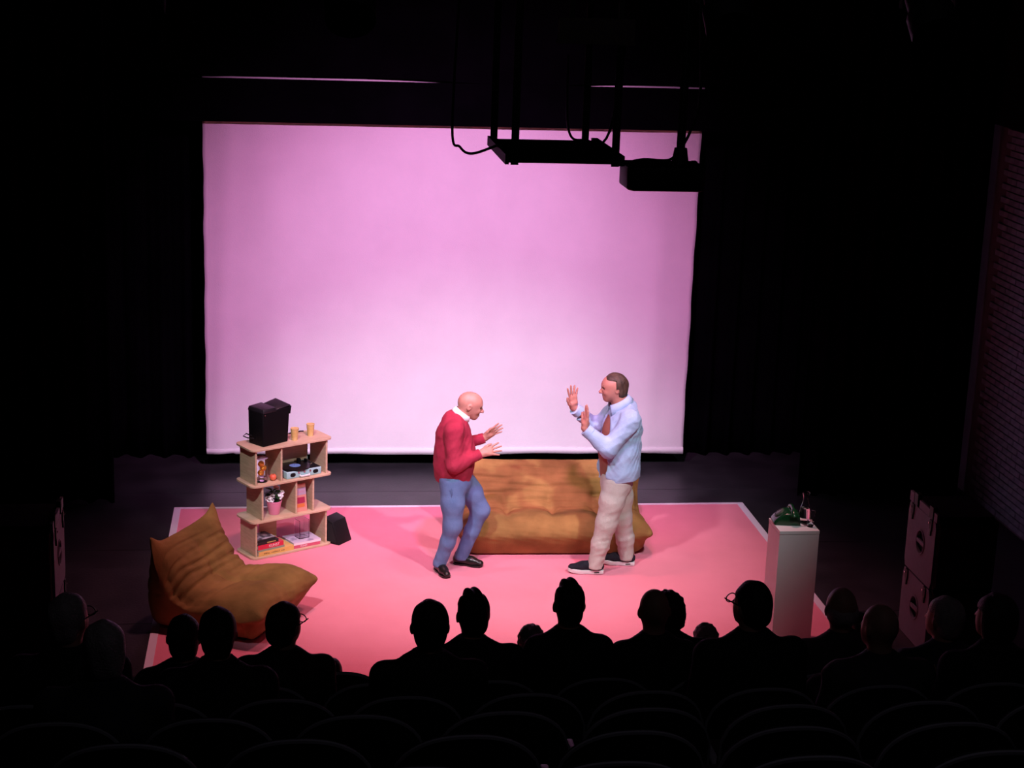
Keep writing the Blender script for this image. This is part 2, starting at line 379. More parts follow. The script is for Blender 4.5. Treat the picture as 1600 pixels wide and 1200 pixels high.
# ---- backdrop cloth
def cloth():
    x0, x1, z0, z1 = -.795, 4.183, .148, 4.7; n, m = 150, 130; V = []; F = []
    def dy(x, z):
        u = (x-x0)/(x1-x0); d = 0.
        for c, s, a, w in ((.12, .10, .010, .035), (.30, -.16, .008, .05), (.47, .05, .005, .06), (.70, .20, .010, .05), (.78, .12, .006, .03), (.93, -.03, .010, .025), (.05, -.05, .012, .02)):
            p = u-c-s*(1-z/3.6)*.5
            d += 2.2*a*math.exp(-(p/w)**2)*(1.25-.25*z)
        d += .004*math.sin(3*x+1.7*z)*math.sin(2.1*z-x)+.0012*math.sin(9*x-6*z)
        d += .012*math.exp(-((u-.97)/.04)**2)*math.sin(5*z)*max(0, 1.6-z)
        return d
    for j in range(m+1):
        z = z0+(z1-z0)*j/m
        for i in range(n+1):
            u = i/n
            xa = x0+.003*math.sin(7*z)+.002*math.sin(17*z); xb = x1+.003*math.sin(5*z+1)+.003*math.sin(13*z)
            x = xa+(xb-xa)*u
            zz = z if j else z+.010*math.sin(u*9)+.004*math.sin(u*31)-.012*(u > .9)*(u-.9)*10+.01*(u < .06)
            V.append((x, 17.1-dy(x, z), zz))
    w = n+1
    for j in range(m):
        for i in range(n): F.append((j*w+i, j*w+i+1, (j+1)*w+i+1, (j+1)*w+i))
    K = len(V); V += [(x, y+.006, z) for x, y, z in V]
    F += [tuple(K+i for i in f[::-1]) for f in F]
    for i in range(n): F.append((i, K+i, K+i+1, i+1))
    for j in range(m):
        F.append((j*w, (j+1)*w, K+(j+1)*w, K+j*w)); F.append((j*w+n, K+j*w+n, K+(j+1)*w+n, (j+1)*w+n))
    root = thing('backdrop_cloth', 'large white backdrop cloth lit pink and lavender', 'backdrop', (1.7, 17.1, 0))
    me = MB().add([(x-1.7, y-17.1, z) for x, y, z in V], F).mesh('cloth_sheet', 'all'); link('cloth_sheet', me, root, 'cloth')
    # hem pocket along the bottom
    H = MB(); pts = []
    for i in range(n+1):
        for j in (0, 2):
            p = V[j*w+i]; pts.append((p[0]-1.7, p[1]-17.1-.007, p[2]+(.004 if j == 0 else 0)))
    H.add(pts, [(2*i, 2*i+2, 2*i+3, 2*i+1) for i in range(n)]); k = len(H.v)
    H.add([(x, y+.004, z) for x, y, z in pts], [(2*i+1, 2*i+3, 2*i+2, 2*i) for i in range(n)])
    H.f += [(2*i, k+2*i, k+2*i+2, 2*i+2) for i in range(n)]+[(2*i+1, 2*i+3, k+2*i+3, k+2*i+1) for i in range(n)]
    H.build('hem', 'cloth', root, 'all')
    MB().tube([(-2.62, .0, 4.7), (2.62, 0, 4.7)], .03, 10).build('top_batten', 'dark_metal', root)
cloth()
# black masking in front of the cloth's head
pv = MB().box(-3.9, 6.85, 17.015, 17.04, 3.558, 3.975).build('black_border', 'drape'); tag(pv, 'long black border covering the upper part of the cloth', 'stage border')
n = 60; V = []; F = []
for i in range(n+1):
    x = -3.9+10.75*i/n
    zb = 4.012-.040*math.exp(-((x-2.55)/.42)**2)-.030*math.exp(-((x-1.9)/.5)**2)
    if x < -.62 : zb -= .006
    for y in (17.02, 17.04): V += [(x, y, zb), (x, y, 6.2)]
for i in range(n):
    a = 4*i; b = a+4
    F += [(a, b, b+1, a+1), (a+2, a+3, b+3, b+2), (a, a+2, b+2, b), (a+1, b+1, b+3, a+3)]
F += [(0, 1, 3, 2), (4*n, 4*n+2, 4*n+3, 4*n+1)]
tag(MB().add(V, F).build('black_border', 'drape'), 'upper black border above the thin pink strip of light', 'stage border')

# ---- carpet
cx0, cx1, cy0, cy1 = -1.037, 4.522, 10.95, 15.855
cr = thing('stage_carpet', 'pink rectangular carpet with pale taped edges on black stage', 'carpet', (1.74, 13.4, 0))
def lx(x0, x1, y0, y1, z0, z1): return MB().box(x0-1.74, x1-1.74, y0-13.4, y1-13.4, z0, z1)
nx, ny = 90, 80; V = []; F = []
for j in range(ny+1):
    for i in range(nx+1):
        x = cx0+(cx1-cx0)*i/nx; y = cy0+(cy1-cy0)*j/ny
        z = .005+.0011*math.sin(2.1*x+.7*math.sin(1.7*y))*math.sin(2.6*y+x)
        for (ax, ay, bx, by, a) in ((3.0, 15.7, 4.0, 13.4, .004), (.2, 12.2, 1.2, 12.1, .006), (2.6, 12.6, 3.6, 12.0, .004), (1.2, 15.7, .6, 15.2, .005), (-.6, 15.6, -.3, 15.2, .006), (4.1, 15.7, 4.3, 14.9, .005), (0, 12.6, 1.0, 12.7, .003)):
            px, py = bx-ax, by-ay; t = max(0, min(1, ((x-ax)*px+(y-ay)*py)/(px*px+py*py)))
            d = math.hypot(x-ax-t*px, y-ay-t*py); z += a*math.exp(-(d/.05)**2)
        if i in (0, nx) or j in (0, ny): z = .002
        V.append((x-1.74, y-13.4, z))
for j in range(ny):
    for i in range(nx): F.append((j*(nx+1)+i, j*(nx+1)+i+1, (j+1)*(nx+1)+i+1, (j+1)*(nx+1)+i))
b = len(V); V += [(cx0-1.74, cy0-13.4, .0005), (cx1-1.74, cy0-13.4, .0005), (cx1-1.74, cy1-13.4, .0005), (cx0-1.74, cy1-13.4, .0005)]
F.append((b, b+3, b+2, b+1))
MB().add(V, F).build('carpet_sheet', 'carpet', cr, 'all')
lx(cx0-.008, cx0+.055, cy0, cy1, .001, .010).build('edge_tape', 'edge', cr)
lx(cx1-.060, cx1+.004, cy0, cy1, .001, .010).build('edge_tape', 'edge', cr)
lx(cx0, cx1, cy1-.030, cy1+.006, .001, .0095).build('edge_tape', 'edge', cr)

# ================================================================== TOGO STYLE SEATING
def catmull(P, per):
    out = []; n = len(P)
    for i in range(n-1):
        p0, p1, p2, p3 = P[max(i-1, 0)], P[i], P[i+1], P[min(i+2, n-1)]
        for k in range(per):
            t = k/per
            out.append((i+t, *[.5*(2*p1[c]+(p2[c]-p0[c])*t+(2*p0[c]-5*p1[c]+4*p2[c]-p3[c])*t*t+(3*p1[c]-p0[c]-3*p2[c]+p3[c])*t**3) for c in (0, 1)]))
    out.append((n-1, *P[-1])); return out
PROF = [(.13, .012), (.035, .155), (.0, .245), (.045, .34), (.17, .385), (.36, .365), (.53, .335), (.64, .40), (.72, .51), (.79, .615), (.85, .685), (.905, .70), (.955, .65), (.995, .50), (1.02, .30), (1.0, .12), (.94, .012), (.72, .012), (.5, .012), (.3, .012), (.17, .012)]
def togo(name, label, cat, W, cols, loc, rz, ear, D=1.0, hz=1.0):
    root = thing(name, label, cat, loc, rz)
    pr = catmull([(u*D, z*hz) for u, z in PROF], 9); m = len(pr)
    nrm = []
    for i in range(m):
        a = pr[max(i-1, 0)]; b = pr[min(i+1, m-1)]; du, dz = b[1]-a[1], b[2]-a[2]; L = math.hypot(du, dz)+1e-9
        nrm.append((-dz/L, du/L))
    nt = int(W/.016); ts = [-1+2*i/nt for i in range(nt+1)]
    tuft = [-1+2*(j+1)/cols for j in range(cols-1)]
    g = lambda x, s: math.exp(-(x/s)**2)
    rnd = random.Random(len(name)); ph = [rnd.uniform(0, 6) for _ in range(12)]
    MED = [(.16, .20), (.38, .20), (.60, .20), (.76, .27), (.83, .40), (.87, .57)]
    def medial(q):
        if q < 2.2: tau = 0
        elif q < 10.8: tau = (q-2.2)/8.6
        elif q < 15.2: tau = 1-(q-10.8)/4.4*.45
        else: tau = .55*(1-min(1, (q-15.2)/4.0))
        p = tau*(len(MED)-1); k = min(int(p), len(MED)-2); f = p-k
        return (MED[k][0]*(1-f)+MED[k+1][0]*f)*D, (MED[k][1]*(1-f)+MED[k+1][1]*f)*hz
    def disp(q, t):
        d = 0.; x = t*W/2
        cs = .55+.45*math.sin(x*9+ph[0])
        # pleats across the inside back and the seat angle
        for c, a, s in ((6.15, .020, .14), (6.75, .030, .12), (7.3, .028, .11), (7.9, .024, .10), (8.55, .018, .10), (9.3, .012, .10), (5.45, .014, .14)):
            d -= a*g(q-c-.10*math.sin(x*5+c*3), s)*(.65+.35*math.sin(x*6+c*5))*(1+.5*abs(t)**3)
        # pleats wrapping round the outside back
        for c in (12.9, 13.5, 14.1): d -= .012*g(q-c-.1*math.sin(x*4+c), .10)
        for tj in tuft:
            dx = (t-tj)*W/2
            d -= .030*g(dx, .035)*g(q-6.95, .5)+.040*g(dx, .045)*g(q-5.3, .8)+.014*g(dx, .05)*g(q-8.3, .5)
            # radiating creases round each button
            r = math.hypot(dx, (q-5.3)*.11); th = math.atan2(dx, (q-5.3)*.11)
            d += .006*math.sin(7*th+ph[1])*g(r-.09, .06)
        # cushion bulge between buttons
        u = (t+1)/2*cols
        d += (.034*abs(math.sin(PI*u))-.012)*(g(q-4.0, 1.1))
        d += (.012*abs(math.sin(PI*u))-.004)*(g(q-2.6, 1.0)+g(q-9, 1.2))
        d += .0022*math.sin(23*x+5*q+ph[2])*math.sin(4*q+11*x)*(1 if 1 < q < 15 else 0)
        d += .004*math.sin(31*x+9*q+ph[3])*math.sin(6.5*q-17*x+ph[4])*(g(q-7.5, 2.2)+.5*g(q-3, 1.5))
        return d
    V = []; F = []
    for i in range(m):
        q, u, z = pr[i]; nu, nz = nrm[i]
        for t in ts:
            d = disp(q, t); e = abs(t)**6
            uu = u+nu*d; zz = z+nz*d
            x = t*W/2*(1+.035*g(q-2.2, 1.3)*abs(t)**4)
            tall = g(q-10.8, 1.1)
            zz += ear*e*tall-.25*ear*(1-e)*tall; x += math.copysign(1, t)*.02*e*tall
            uu += .03*e*tall
            uu -= .03*abs(t)**10*g(q-2.1, .7)
            # soft roll over the ends, left sharp at the ears and the front corners
            a_ = max(0., (abs(t)-(1-.30/W))/(.30/W)); rr = .115*(1-.85*g(q-2.3, .9))*(1-.8*g(q-10.8, .9))
            ins = rr*(1-math.sqrt(max(0, 1-a_*a_)))
            mu, mz = medial(q); dd_ = math.hypot(mu-uu, mz-zz)+1e-6; fr_ = min(ins/dd_, .8)
            uu += (mu-uu)*fr_; zz += (mz-zz)*fr_
            V.append((x, uu, max(zz, .006)))
    w = nt+1
    for i in range(m-1):
        for k in range(nt): F.append((i*w+k, (i+1)*w+k, (i+1)*w+k+1, i*w+k+1))
    for k in range(nt): F.append(((m-1)*w+k, k, k+1, (m-1)*w+k+1))
    R = 10
    for sgn, col in ((-1, 0), (1, nt)):
        ring = [i*w+col for i in range(m)]
        ex = [V[i] for i in ring]
        for r in range(1, R+1):
            f = r/R; new = []
            for i in range(m):
                q, u, z = pr[i]
                tu, tz = medial(q)
                p = ex[i]; s = math.sin(f*PI/2)
                cre = -.010*sum(g(q-c, .12) for c in (6.95, 7.55, 8.25, 12.9, 13.5, 14.1))*(1-f)
                V.append((p[0]+sgn*((.035*s+cre)-.018*(1-abs(2*f-1))*0), p[1]+(tu-p[1])*f, p[2]+(tz-p[2])*f)); new.append(len(V)-1)
            for i in range(m):
                j = (i+1) % m; q = (ring[i], ring[j], new[j], new[i])
                F.append(q if sgn < 0 else q[::-1])
            ring = new
    me = MB().add(V, F).mesh('upholstery', 'all'); link('upholstery', me, root, 'suede')
    MB().box(-W/2+.10, W/2-.10, .20*D, .91*D, -.005, .05).build('base', 'black_felt', root)
    return root
togo('sofa', 'long low ochre suede sofa with tufted seat behind the two men', 'sofa', 1.66, 4, (2.405, 14.31, .012), math.radians(-1.5), .035, 1.02, .94)
togo('lounge_chair', 'low ochre suede lounge chair with pleats at the left of the carpet', 'armchair', .90, 2, (.045, 12.845, .012), math.radians(62.1), .085, 1.06, 1.0)
# ================================================================== SHELF TOWER AND WHAT STANDS ON IT
SR = math.radians(30); SX, SY = -.265, 14.42
def SH(x, y, z): return (SX+x*math.cos(SR)-y*math.sin(SR), SY+x*math.sin(SR)+y*math.cos(SR), z)
sh = thing('shelf_tower', 'three-tier birch plywood shelf tower with rounded plates left of the men', 'shelf', (SX, SY, .007), SR)
def rrect(x0, x1, y0, y1, r, n=6):
    P = []
    for cx, cy, a in ((x1-r, y0+r, -90), (x1-r, y1-r, 0), (x0+r, y1-r, 90), (x0+r, y0+r, 180)):
        for i in range(n+1): g = math.radians(a+90*i/n); P.append((cx+r*math.cos(g), cy+r*math.sin(g)))
    return P
LV = [0., .33, .66, .99]; TH = .018
for z in LV: MB().prism(rrect(-.03, .79, -.025, .30, .055), z, z+TH).build('shelf_plate', 'wood', sh, bevel=.002, seg=1)
def panel(x, z, y0=.0, y1=.275): MB().box(x-.009, x+.009, y0, y1, z+TH, z+.33).build('upright', 'wood', sh, bevel=.0015, seg=1)
for x in (.022, .735): panel(x, 0)
for x in (.085, .425, .60): panel(x, .33)
for x in (.022, .275, .735): panel(x, .66)
MB().box(.20, .37, .257, .273, TH, .33).build('back_brace', 'wood', sh)
Z0, Z1, Z2, Z3 = [.007+z+TH for z in LV]
# --- black box bag on the top plate
bag = thing('cooler_bag', 'tall black box bag with folded lid on top of the shelf tower', 'bag', SH(.105, .020, Z3), math.radians(41))
bb = MB()
def taper(w0, d0, w1, d1, z0, z1, ox=0, oy=0):
    return [(ox, oy, z0), (ox+w0, oy, z0), (ox+w0, oy+d0, z0), (ox, oy+d0, z0), (ox+(w0-w1)*.2, oy, z1), (ox+w0+(w1-w0), oy, z1), (ox+w1, oy+d1, z1), (ox+(w0-w1)*.2, oy+d1, z1)]
BXF = [(0,3,2,1),(4,5,6,7),(0,1,5,4),(1,2,6,5),(2,3,7,6),(3,0,4,7)]
MB().add(taper(.285, .20, .305, .205, 0, .315), BXF).build('body', 'black_bag', bag, True, .014, 3)
MB().add([(-.004,-.006,.300),(.150,-.006,.300),(.150,.208,.300),(-.004,.208,.300),(.004,.002,.337),(.146,.002,.337),(.146,.200,.345),(.004,.200,.337)], BXF).build('lid_flap', 'bag_top', bag, True, .006, 2)
MB().add([(.150,.004,.312),(.312,.004,.322),(.312,.21,.336),(.150,.20,.318),(.150,.004,.318),(.318,.004,.330),(.318,.21,.350),(.150,.20,.326)], BXF).build('lid_panel', 'bag_top', bag, True, .003, 1)
MB().add([(.300,0,.25),(.312,0,.25),(.312,.205,.25),(.300,.205,.25),(.302,.0,.33),(.325,.0,.318),(.325,.205,.318),(.302,.205,.335)], BXF).build('side_rim', 'black_bag', bag, True, .004, 1)
MB().tube([(.012, -.004, .288), (.012, -.012, .288)], .006, 10).build('snap_button', 'chrome', bag)
MB().tube([(-.003, .15, .075), (-.05, .17, .10), (-.085, .17, .085), (-.05, .155, .065), (-.003, .12, .055)], .006, 6).build('strap', 'black_bag', bag, True)
# --- amber cups
for i, (x, y, l) in enumerate(((.455, .085, 'amber plastic cup next to the black bag on the top plate'), (.645, .132, 'amber plastic cup standing nearest the end of the top plate'))):
    c = thing('drinking_cup', l, 'cup', SH(x, y, Z3), 0, 'amber cups on the shelf')
    MB().lathe([(.026, 0), (.0365, .108), (.0345, .108), (.025, .008), (1e-5, .008)], 24).build('cup_wall', 'amber', c, True)
    MB().lathe([(.0372, .102), (.0378, .105), (.0372, .109), (.0345, .109), (.0345, .105)], 24).build('rim', 'amber', c, True)
tag(MB().tube([SH(.50, .27, Z3+.006), SH(.54, .262, Z3+.012), SH(.58, .27, Z3+.007), SH(.62, .265, Z3+.012), SH(.655, .27, Z3+.006)], .005, 6).build('black_cable', 'black_plastic', None, True), 'short black cable lying behind the two amber cups', 'cable')
# --- record player
rp = thing('record_player', 'turquoise suitcase record player with open lid in the shelf tower', 'record player', SH(.335, .012, Z2), 0.0+SR)
MB().box(0, .355, 0, .235, 0, .066).build('case', 'teal', rp, True, .008, 3)
MB().box(.008, .347, .008, .228, .066, .070).build('deck', 'black_plastic', rp)
MB().box(0, .355, .238, .262, .066, .285).build('lid', 'teal', rp, True, .006, 2)
MB().box(.012, .343, .234, .240, .076, .275).build('lid_lining', 'b_yellow' if False else 'wood', rp)
rec = MB().lathe([(.142, 0), (.142, .003), (.05, .0035), (.05, .003)], 48, (.150, .118, .074)).build('record', 'vinyl', rp, True)
MB().lathe([(.050, 0), (.050, .0012), (.004, .0014), (.004, .006), (1e-5, .006)], 32, (.150, .118, .0772)).build('record_label', 'blue_label', rec)
MB().tube([(.300, .19, .070), (.300, .19, .098)], .014, 14).build('tonearm_base', 'black_plastic', rp)
MB().tube([(.300, .19, .100), (.302, .11, .096), (.290, .06, .090), (.262, .05, .086)], .005, 8).build('tonearm', 'chrome', rp, True)
MB().box(.215, .245, .172, .205, .070, .112).build('tonearm_rest', 'black_plastic', rp, bevel=.003)
for x in (.062, .293):
    P = [(x+.030*math.cos(a)*abs(math.cos(a))**-.3*.9 if abs(math.cos(a)) > 1e-3 else x, .034+.018*math.sin(a)) for a in [2*PI*k/20 for k in range(20)]]
    o = MB().add([(px, -.002, pz) for px, pz in P]+[(px, .004, pz) for px, pz in P], [tuple(range(20)), tuple(range(39, 19, -1))]+[(k, 20+k, 20+(k+1) % 20, (k+1) % 20) for k in range(20)]).build('speaker_grille', 'black_plastic', rp)
MB().tube([(.130, -.004, .022), (.135, -.020, .016), (.220, -.020, .016), (.225, -.004, .022)], .0085, 8).build('handle', 'white_plastic', rp, True)
for x in (.120, .178, .236): MB().box(x-.008, x+.008, -.006, .002, .038, .058).build('latch', 'chrome', rp, bevel=.002)
# --- jar with oranges, apple
jar = thing('glass_jar', 'tall clear glass jar holding oranges in the shelf tower', 'jar', SH(.125, .085, Z2))
MB().lathe([(.046, 0), (.049, .004), (.049, .205), (.052, .212), (.052, .222), (.049, .222), (.046, .210), (.046, .010), (1e-5, .010)], 32).build('jar_wall', 'glass', jar, True)
MB().lathe([(.0525, .214), (.054, .218), (.0525, .224), (.050, .219)], 32).build('rim', 'poster_lilac', jar, True)
for i, (dx, dy, dz, l) in enumerate(((-.008, -.006, .084, 'lowest orange inside the glass jar'), (.012, .006, .124, 'middle orange inside the glass jar'), (-.006, -.004, .163, 'uppermost orange inside the glass jar'))):
    p = SH(.125, .085, Z2)
    o = thing('orange', l, 'orange', (p[0]+dx, p[1]+dy, p[2]+dz-.028), 0, 'oranges in the jar')
    MB().ball((0, 0, .028), .0285, 18, 12, (1, 1, .95)).build('peel', 'orange', o, 'all')
    MB().lathe([(.004, .054), (.003, .057), (1e-5, .0575)], 8).build('stem_end', 'leaf', o)
MB().lathe([(1e-5, .0105), (.034, .0105), (.022, .020), (.020, .040), (.036, .054), (1e-5, .050)], 24).build('inner_stand', 'glass', jar, True)
ap = thing('apple', 'red apple standing beside the glass jar', 'apple', SH(.222, .060, Z2))
MB().lathe([(1e-5, .006), (.012, .002), (.024, .010), (.031, .028), (.030, .044), (.020, .056), (.008, .056), (1e-5, .050)], 20).build('flesh', 'apple', ap, 'all')
MB().tube([(0, 0, .050), (.003, 0, .064)], .0018, 6).build('stem', 'stem', ap)
# --- potted plant
pl = thing('potted_plant', 'white flowering plant in a pink pot on the middle tier', 'plant', SH(.262, .110, Z1))
MB().lathe([(.046, 0), (.048, .003), (.066, .112), (.069, .114), (.069, .124), (.063, .124), (.060, .110), (1e-5, .108)], 28).build('pot', 'pot', pl, True)
MB().lathe([(.061, .106), (.03, .111), (1e-5, .112)], 20).build('soil', 'soil', pl)
rn = random.Random(3); LF = None
def leafmesh(L, wd):
    V = []; F = []
    for i in range(6):
        t = i/5; w_ = wd*math.sin(PI*min(max(t, .02), .98))**.7; zz = -.25*L*t*t
        V += [(-w_, L*t, zz+.004), (0, L*t, zz), (w_, L*t, zz+.004)]
    for i in range(5):
        F += [(3*i, 3*i+1, 3*i+4, 3*i+3), (3*i+1, 3*i+2, 3*i+5, 3*i+4)]
    k = len(V); V += [(x, y, z-.0012) for x, y, z in V]; F += [tuple(k+j for j in f[::-1]) for f in F]
    return MB().add(V, F).mesh('leaf', 'all')
LM = leafmesh(.062, .017); LM.materials.append(M['leaf'])
for i in range(46):
    a = rn.uniform(0, 2*PI); zc = rn.uniform(.118, .225); r = rn.uniform(.0, .035)
    o = link('leaf', LM, pl); o.location = (r*math.cos(a), r*math.sin(a), zc)
    o.rotation_euler = (rn.uniform(-.1, .9), rn.uniform(-.4, .4), a-PI/2); s = rn.uniform(.7, 1.05); o.scale = (s, s, s)
for i in range(7):
    a = i*.9; MB().tube([(.012*math.cos(a), .012*math.sin(a), .108), (.03*math.cos(a), .03*math.sin(a), .19)], .002, 5).build('stalk', 'leaf', pl)
FM = MB()
for k in range(5):
    a = 2*PI*k/5; FM.ball((.011*math.cos(a), .011*math.sin(a), 0), .011, 8, 6, (1, 1, .4))
FM.ball((0, 0, .003), .005, 8, 6); FM = FM.mesh('flower', 'all'); FM.materials.append(M['petal'])
for (x, y, z) in ((-.062, -.030, .150), (-.035, -.052, .165), (-.020, -.055, .142), (-.012, -.045, .182), (.050, -.030, .185), (.062, -.012, .172), (.052, -.028, .162), (.012, .012, .245), (.026, .006, .240), (-.045, -.038, .138), (.070, 0, .200)):
    v = Vector((x, y, 0)); ca, sa = math.cos(.1), math.sin(.1)
    o = link('flower', FM, pl); o.location = (x, y, z); o.rotation_euler = (.9, rn.uniform(-.4, .4), rn.uniform(-.5, .5)); o.scale = (1.05,)*3
# --- book stood in the middle tier
pb = thing('art_book', 'salmon art book with crimson panel standing upright on the middle tier', 'book', SH(.438, .030, Z1+.001), SR)
tl = Matrix.Rotation(math.radians(-9), 4, 'X')
MB().box(0, .118, 0, .012, 0, .25).xf(tl).build('cover', 'poster', pb)
for nm, m_, z0, z1, x1 in (('band', 'poster_lilac', .150, .215, .116), ('panel', 'poster_crimson', .075, .130, .100), ('stripe', 'poster_orange', .040, .072, .096)):
    MB().box(.002, x1, -.0015, .001, z0, z1).xf(tl).build(nm, m_, pb)
text('lettering', 'KUNST', .030, 'pink_print', pb, tl @ Matrix.Translation((.058, -.0022, .178)) @ Matrix.Rotation(PI/2, 4, 'X'))
# --- book stack, bottom tier
def book(label, x, y, z, w, d, h, cov, rz=0., txt=None, tm=None, ts=.02, page='b_white', top=None, marks=False, tx=None):
    b = thing('art_book', label, 'book', SH(x, y, z), SR+rz, 'art books on the bottom tier')
    MB().box(0, w, 0, d, 0, .0025).build('back_cover', cov, b); MB().box(0, w, 0, d, h-.0025, h).build('front_cover', top or cov, b)
    MB().box(0, w, 0, .003, .0025, h-.0025).build('spine', cov, b); MB().box(.004, w-.004, .003, d-.004, .0025, h-.0025).build('pages', page, b)
    fr = Matrix.Translation((tx if tx else w*.5, -.0008, h*.5)) @ Matrix.Rotation(PI/2, 4, 'X')
    if txt: text('lettering', txt, ts, tm, b, fr)
    if marks:
        r_ = random.Random(5); k = MB(); xx = .055
        for wl in (6, 9, 4):
            for i in range(wl):
                ww = r_.uniform(.005, .009); hh = r_.choice((.010, .012, .016)); k.box(xx, xx+ww*.5, -.0008, .001, h*.32, h*.32+hh); k.box(xx, xx+ww, -.0008, .001, h*.32+hh*.4, h*.32+hh*.6); xx += ww+.003
            xx += .014
        k.build('lettering', tm, b)
    return b
book('thick ochre yellow book at the bottom of the left book pile', .038, -.012, Z0, .36, .25, .042, 'b_yellow', .02, tm='ink', marks=True)
book('thin sage green book between the ochre and the red books', .036, -.006, Z0+.042, .27, .23, .020, 'b_green', .03)
book('red book with white lettering in the left book pile', .035, -.008, Z0+.062, .262, .22, .040, 'b_red', .04, 'KUNST', 'white_print', .034, tx=.165)
book('black book with gold lettering above the red book', .035, -.002, Z0+.102, .215, .19, .028, 'b_black', .05, 'ARCHITEKTUR' if False else None, 'gold', .016, marks=False)
MB().box(.095, .185, -.0012, .001, .009, .018).xf(Matrix.Rotation(SR+.05, 4, 'Z')).xf(Matrix.Translation(SH(.035, -.002, Z0+.102))).build('gold_band', 'gold')
gb = COL.objects[-1]; bk = [o for o in COL.objects if o.get('label', '').startswith('black book with gold')][0]
bpy.context.view_layer.update(); gb.parent = bk; gb.matrix_parent_inverse = bk.matrix_world.inverted(); gb.name = 'gold_lettering'
book('book with black and white photo cover on top of the left pile', .035, .006, Z0+.130, .19, .17, .022, 'b_black', .08, top='b_cover')
book('pink red book at the bottom right of the shelf tower', .405, .005, Z0, .265, .22, .030, 'b_pinkred', -.03, 'KUNST', 'white_print', .022, tx=.10)
book('white book with lilac photo cover lying on the pink red book', .402, .003, Z0+.030, .275, .225, .024, 'b_white', -.03, top='b_lilac')
ac = thing('acrylic_stand', 'clear acrylic stand on the lilac book', 'display stand', SH(.50, .07, Z0+.0545), SR)
MB().box(0, .10, 0, .09, 0, .004).build('foot', 'acrylic', ac)
MB().box(0, .004, 0, .09, .004, .17).build('side_sheet', 'acrylic', ac); MB().box(.096, .10, 0, .09, .004, .17).build('side_sheet', 'acrylic', ac)
MB().box(.004, .096, .084, .088, .004, .165).build('back_sheet', 'acrylic', ac)
# --- black wedge box behind the shelf
wb = thing('stage_monitor', 'black wedge-shaped box standing on carpet at the right of the shelf tower', 'speaker', (.36, 14.85, .006), math.radians(-38))
MB().add([(0,0,0),(.16,0,0),(.16,.20,0),(0,.20,0),(-.015,.0,.235),(.085,.0,.205),(.085,.20,.205),(-.015,.20,.235)], BXF).build('cabinet', 'black_plastic', wb, True, .006, 2)
MB().add([(.02,-.003,.02),(.135,-.003,.02),(.135,.001,.02),(.02,.001,.02),(.01,-.003,.205),(.075,-.003,.185),(.075,.001,.185),(.01,.001,.205)], BXF).build('grille', 'black_felt', wb)

# ================================================================== PLINTH, PHONE, CARAFE
ph = thing('display_plinth', 'tall white square plinth at the right of the carpet', 'plinth', (3.968, 12.40, .007))
MB().box(-.158, .158, -.155, .155, 0, .962).build('column', 'plinth', ph)
MB().box(-.160, .160, -.157, .157, .965, .993).build('top_board', 'plinth', ph, bevel=.0015, seg=1)
tp = thing('rotary_telephone', 'dark green dial telephone on the white plinth', 'telephone', (3.925, 12.455, 1.0005), math.radians(-8))
# body wedge: low dial end at left (-x), tall at right
prof = [(-.118, .0), (-.120, .018), (-.100, .045), (-.055, .082), (-.020, .100), (.055, .104), (.085, .085), (.098, .03), (.098, 0)]
V = []; F = []; nn = 9; L = len(prof)
for j in range(nn):
    t = -1+2*j/(nn-1); y = .088*math.sin(t*PI/2)*1.0; sc = 1-.10*abs(t)**3-.02*(1 if j in (0, nn-1) else 0)
    for x, z in prof: V.append((x*sc, y, z*(1-.14*abs(t)**3)))
for j in range(nn-1):
    for i in range(L): F.append((j*L+i, j*L+(i+1) % L, (j+1)*L+(i+1) % L, (j+1)*L+i))
F += [tuple(range(L-1, -1, -1)), tuple(range((nn-1)*L, nn*L))]
MB().add(V, F).build('body', 'phone', tp, True, .006, 3)
dl = Matrix.Translation((-.066, 0, .078)) @ Matrix.Rotation(math.radians(-39), 4, 'Y')
MB().lathe([(.045, -.006), (.045, .004), (.041, .007), (1e-5, .007)], 28).xf(dl).build('dial', 'phone_dark', tp, True)
dd = COL.objects[-1]
for k in range(10):
    a = .5+k*.52; MB().lathe([(.0058, .0065), (.0058, .0085), (1e-5, .0085)], 10, (.032*math.cos(a), .032*math.sin(a), 0)).xf(dl).build('finger_hole', 'black_plastic', dd)
hs = [(.036, -.100, .086), (.036, -.082, .106), (.036, -.04, .118), (.036, .04, .118), (.036, .082, .106), (.036, .100, .086)]
hb = MB().tube(hs, [.024, .022, .015, .015, .022, .024], 14).build('handset', 'phone', tp, True)
for s in (-1, 1): MB().lathe([(.029, -.004), (.029, .014), (.024, .02)], 18).xf(Matrix.Translation((.036, s*.098, .076)) @ Matrix.Rotation(s*.5, 4, 'X')).build('handset_cap', 'phone', hb, True)
for s in (-1, 1): MB().box(.012, .048, s*.05-.010, s*.05+.010, .098, .108).build('cradle', 'phone', tp, bevel=.003)
cp = []
for i in range(120):
    t = i/119; g = t*2*PI*17; c = Vector((.045+.10*t+.0*t, -.105+.02*t, .085*(1-t)**2+.010)); cp.append((c.x, c.y+.006*math.cos(g), c.z+.006*math.sin(g)))
MB().tube(cp, .0022, 5).build('coiled_cord', 'black_plastic', tp, True)
ca = thing('water_carafe', 'clear glass carafe half full of water on the white plinth', 'carafe', (4.062, 12.445, 1.0005))
MB().lathe([(.040, 0), (.045, .004), (.047, .03), (.046, .08), (.038, .125), (.025, .165), (.0205, .19), (.022, .215), (.031, .245), (.0295, .245), (.0205, .216), (.019, .19), (.0235, .165), (.036, .125), (.0435, .08), (.0445, .03), (.042, .008), (1e-5, .008)], 32).build('vessel', 'glass', ca, True)
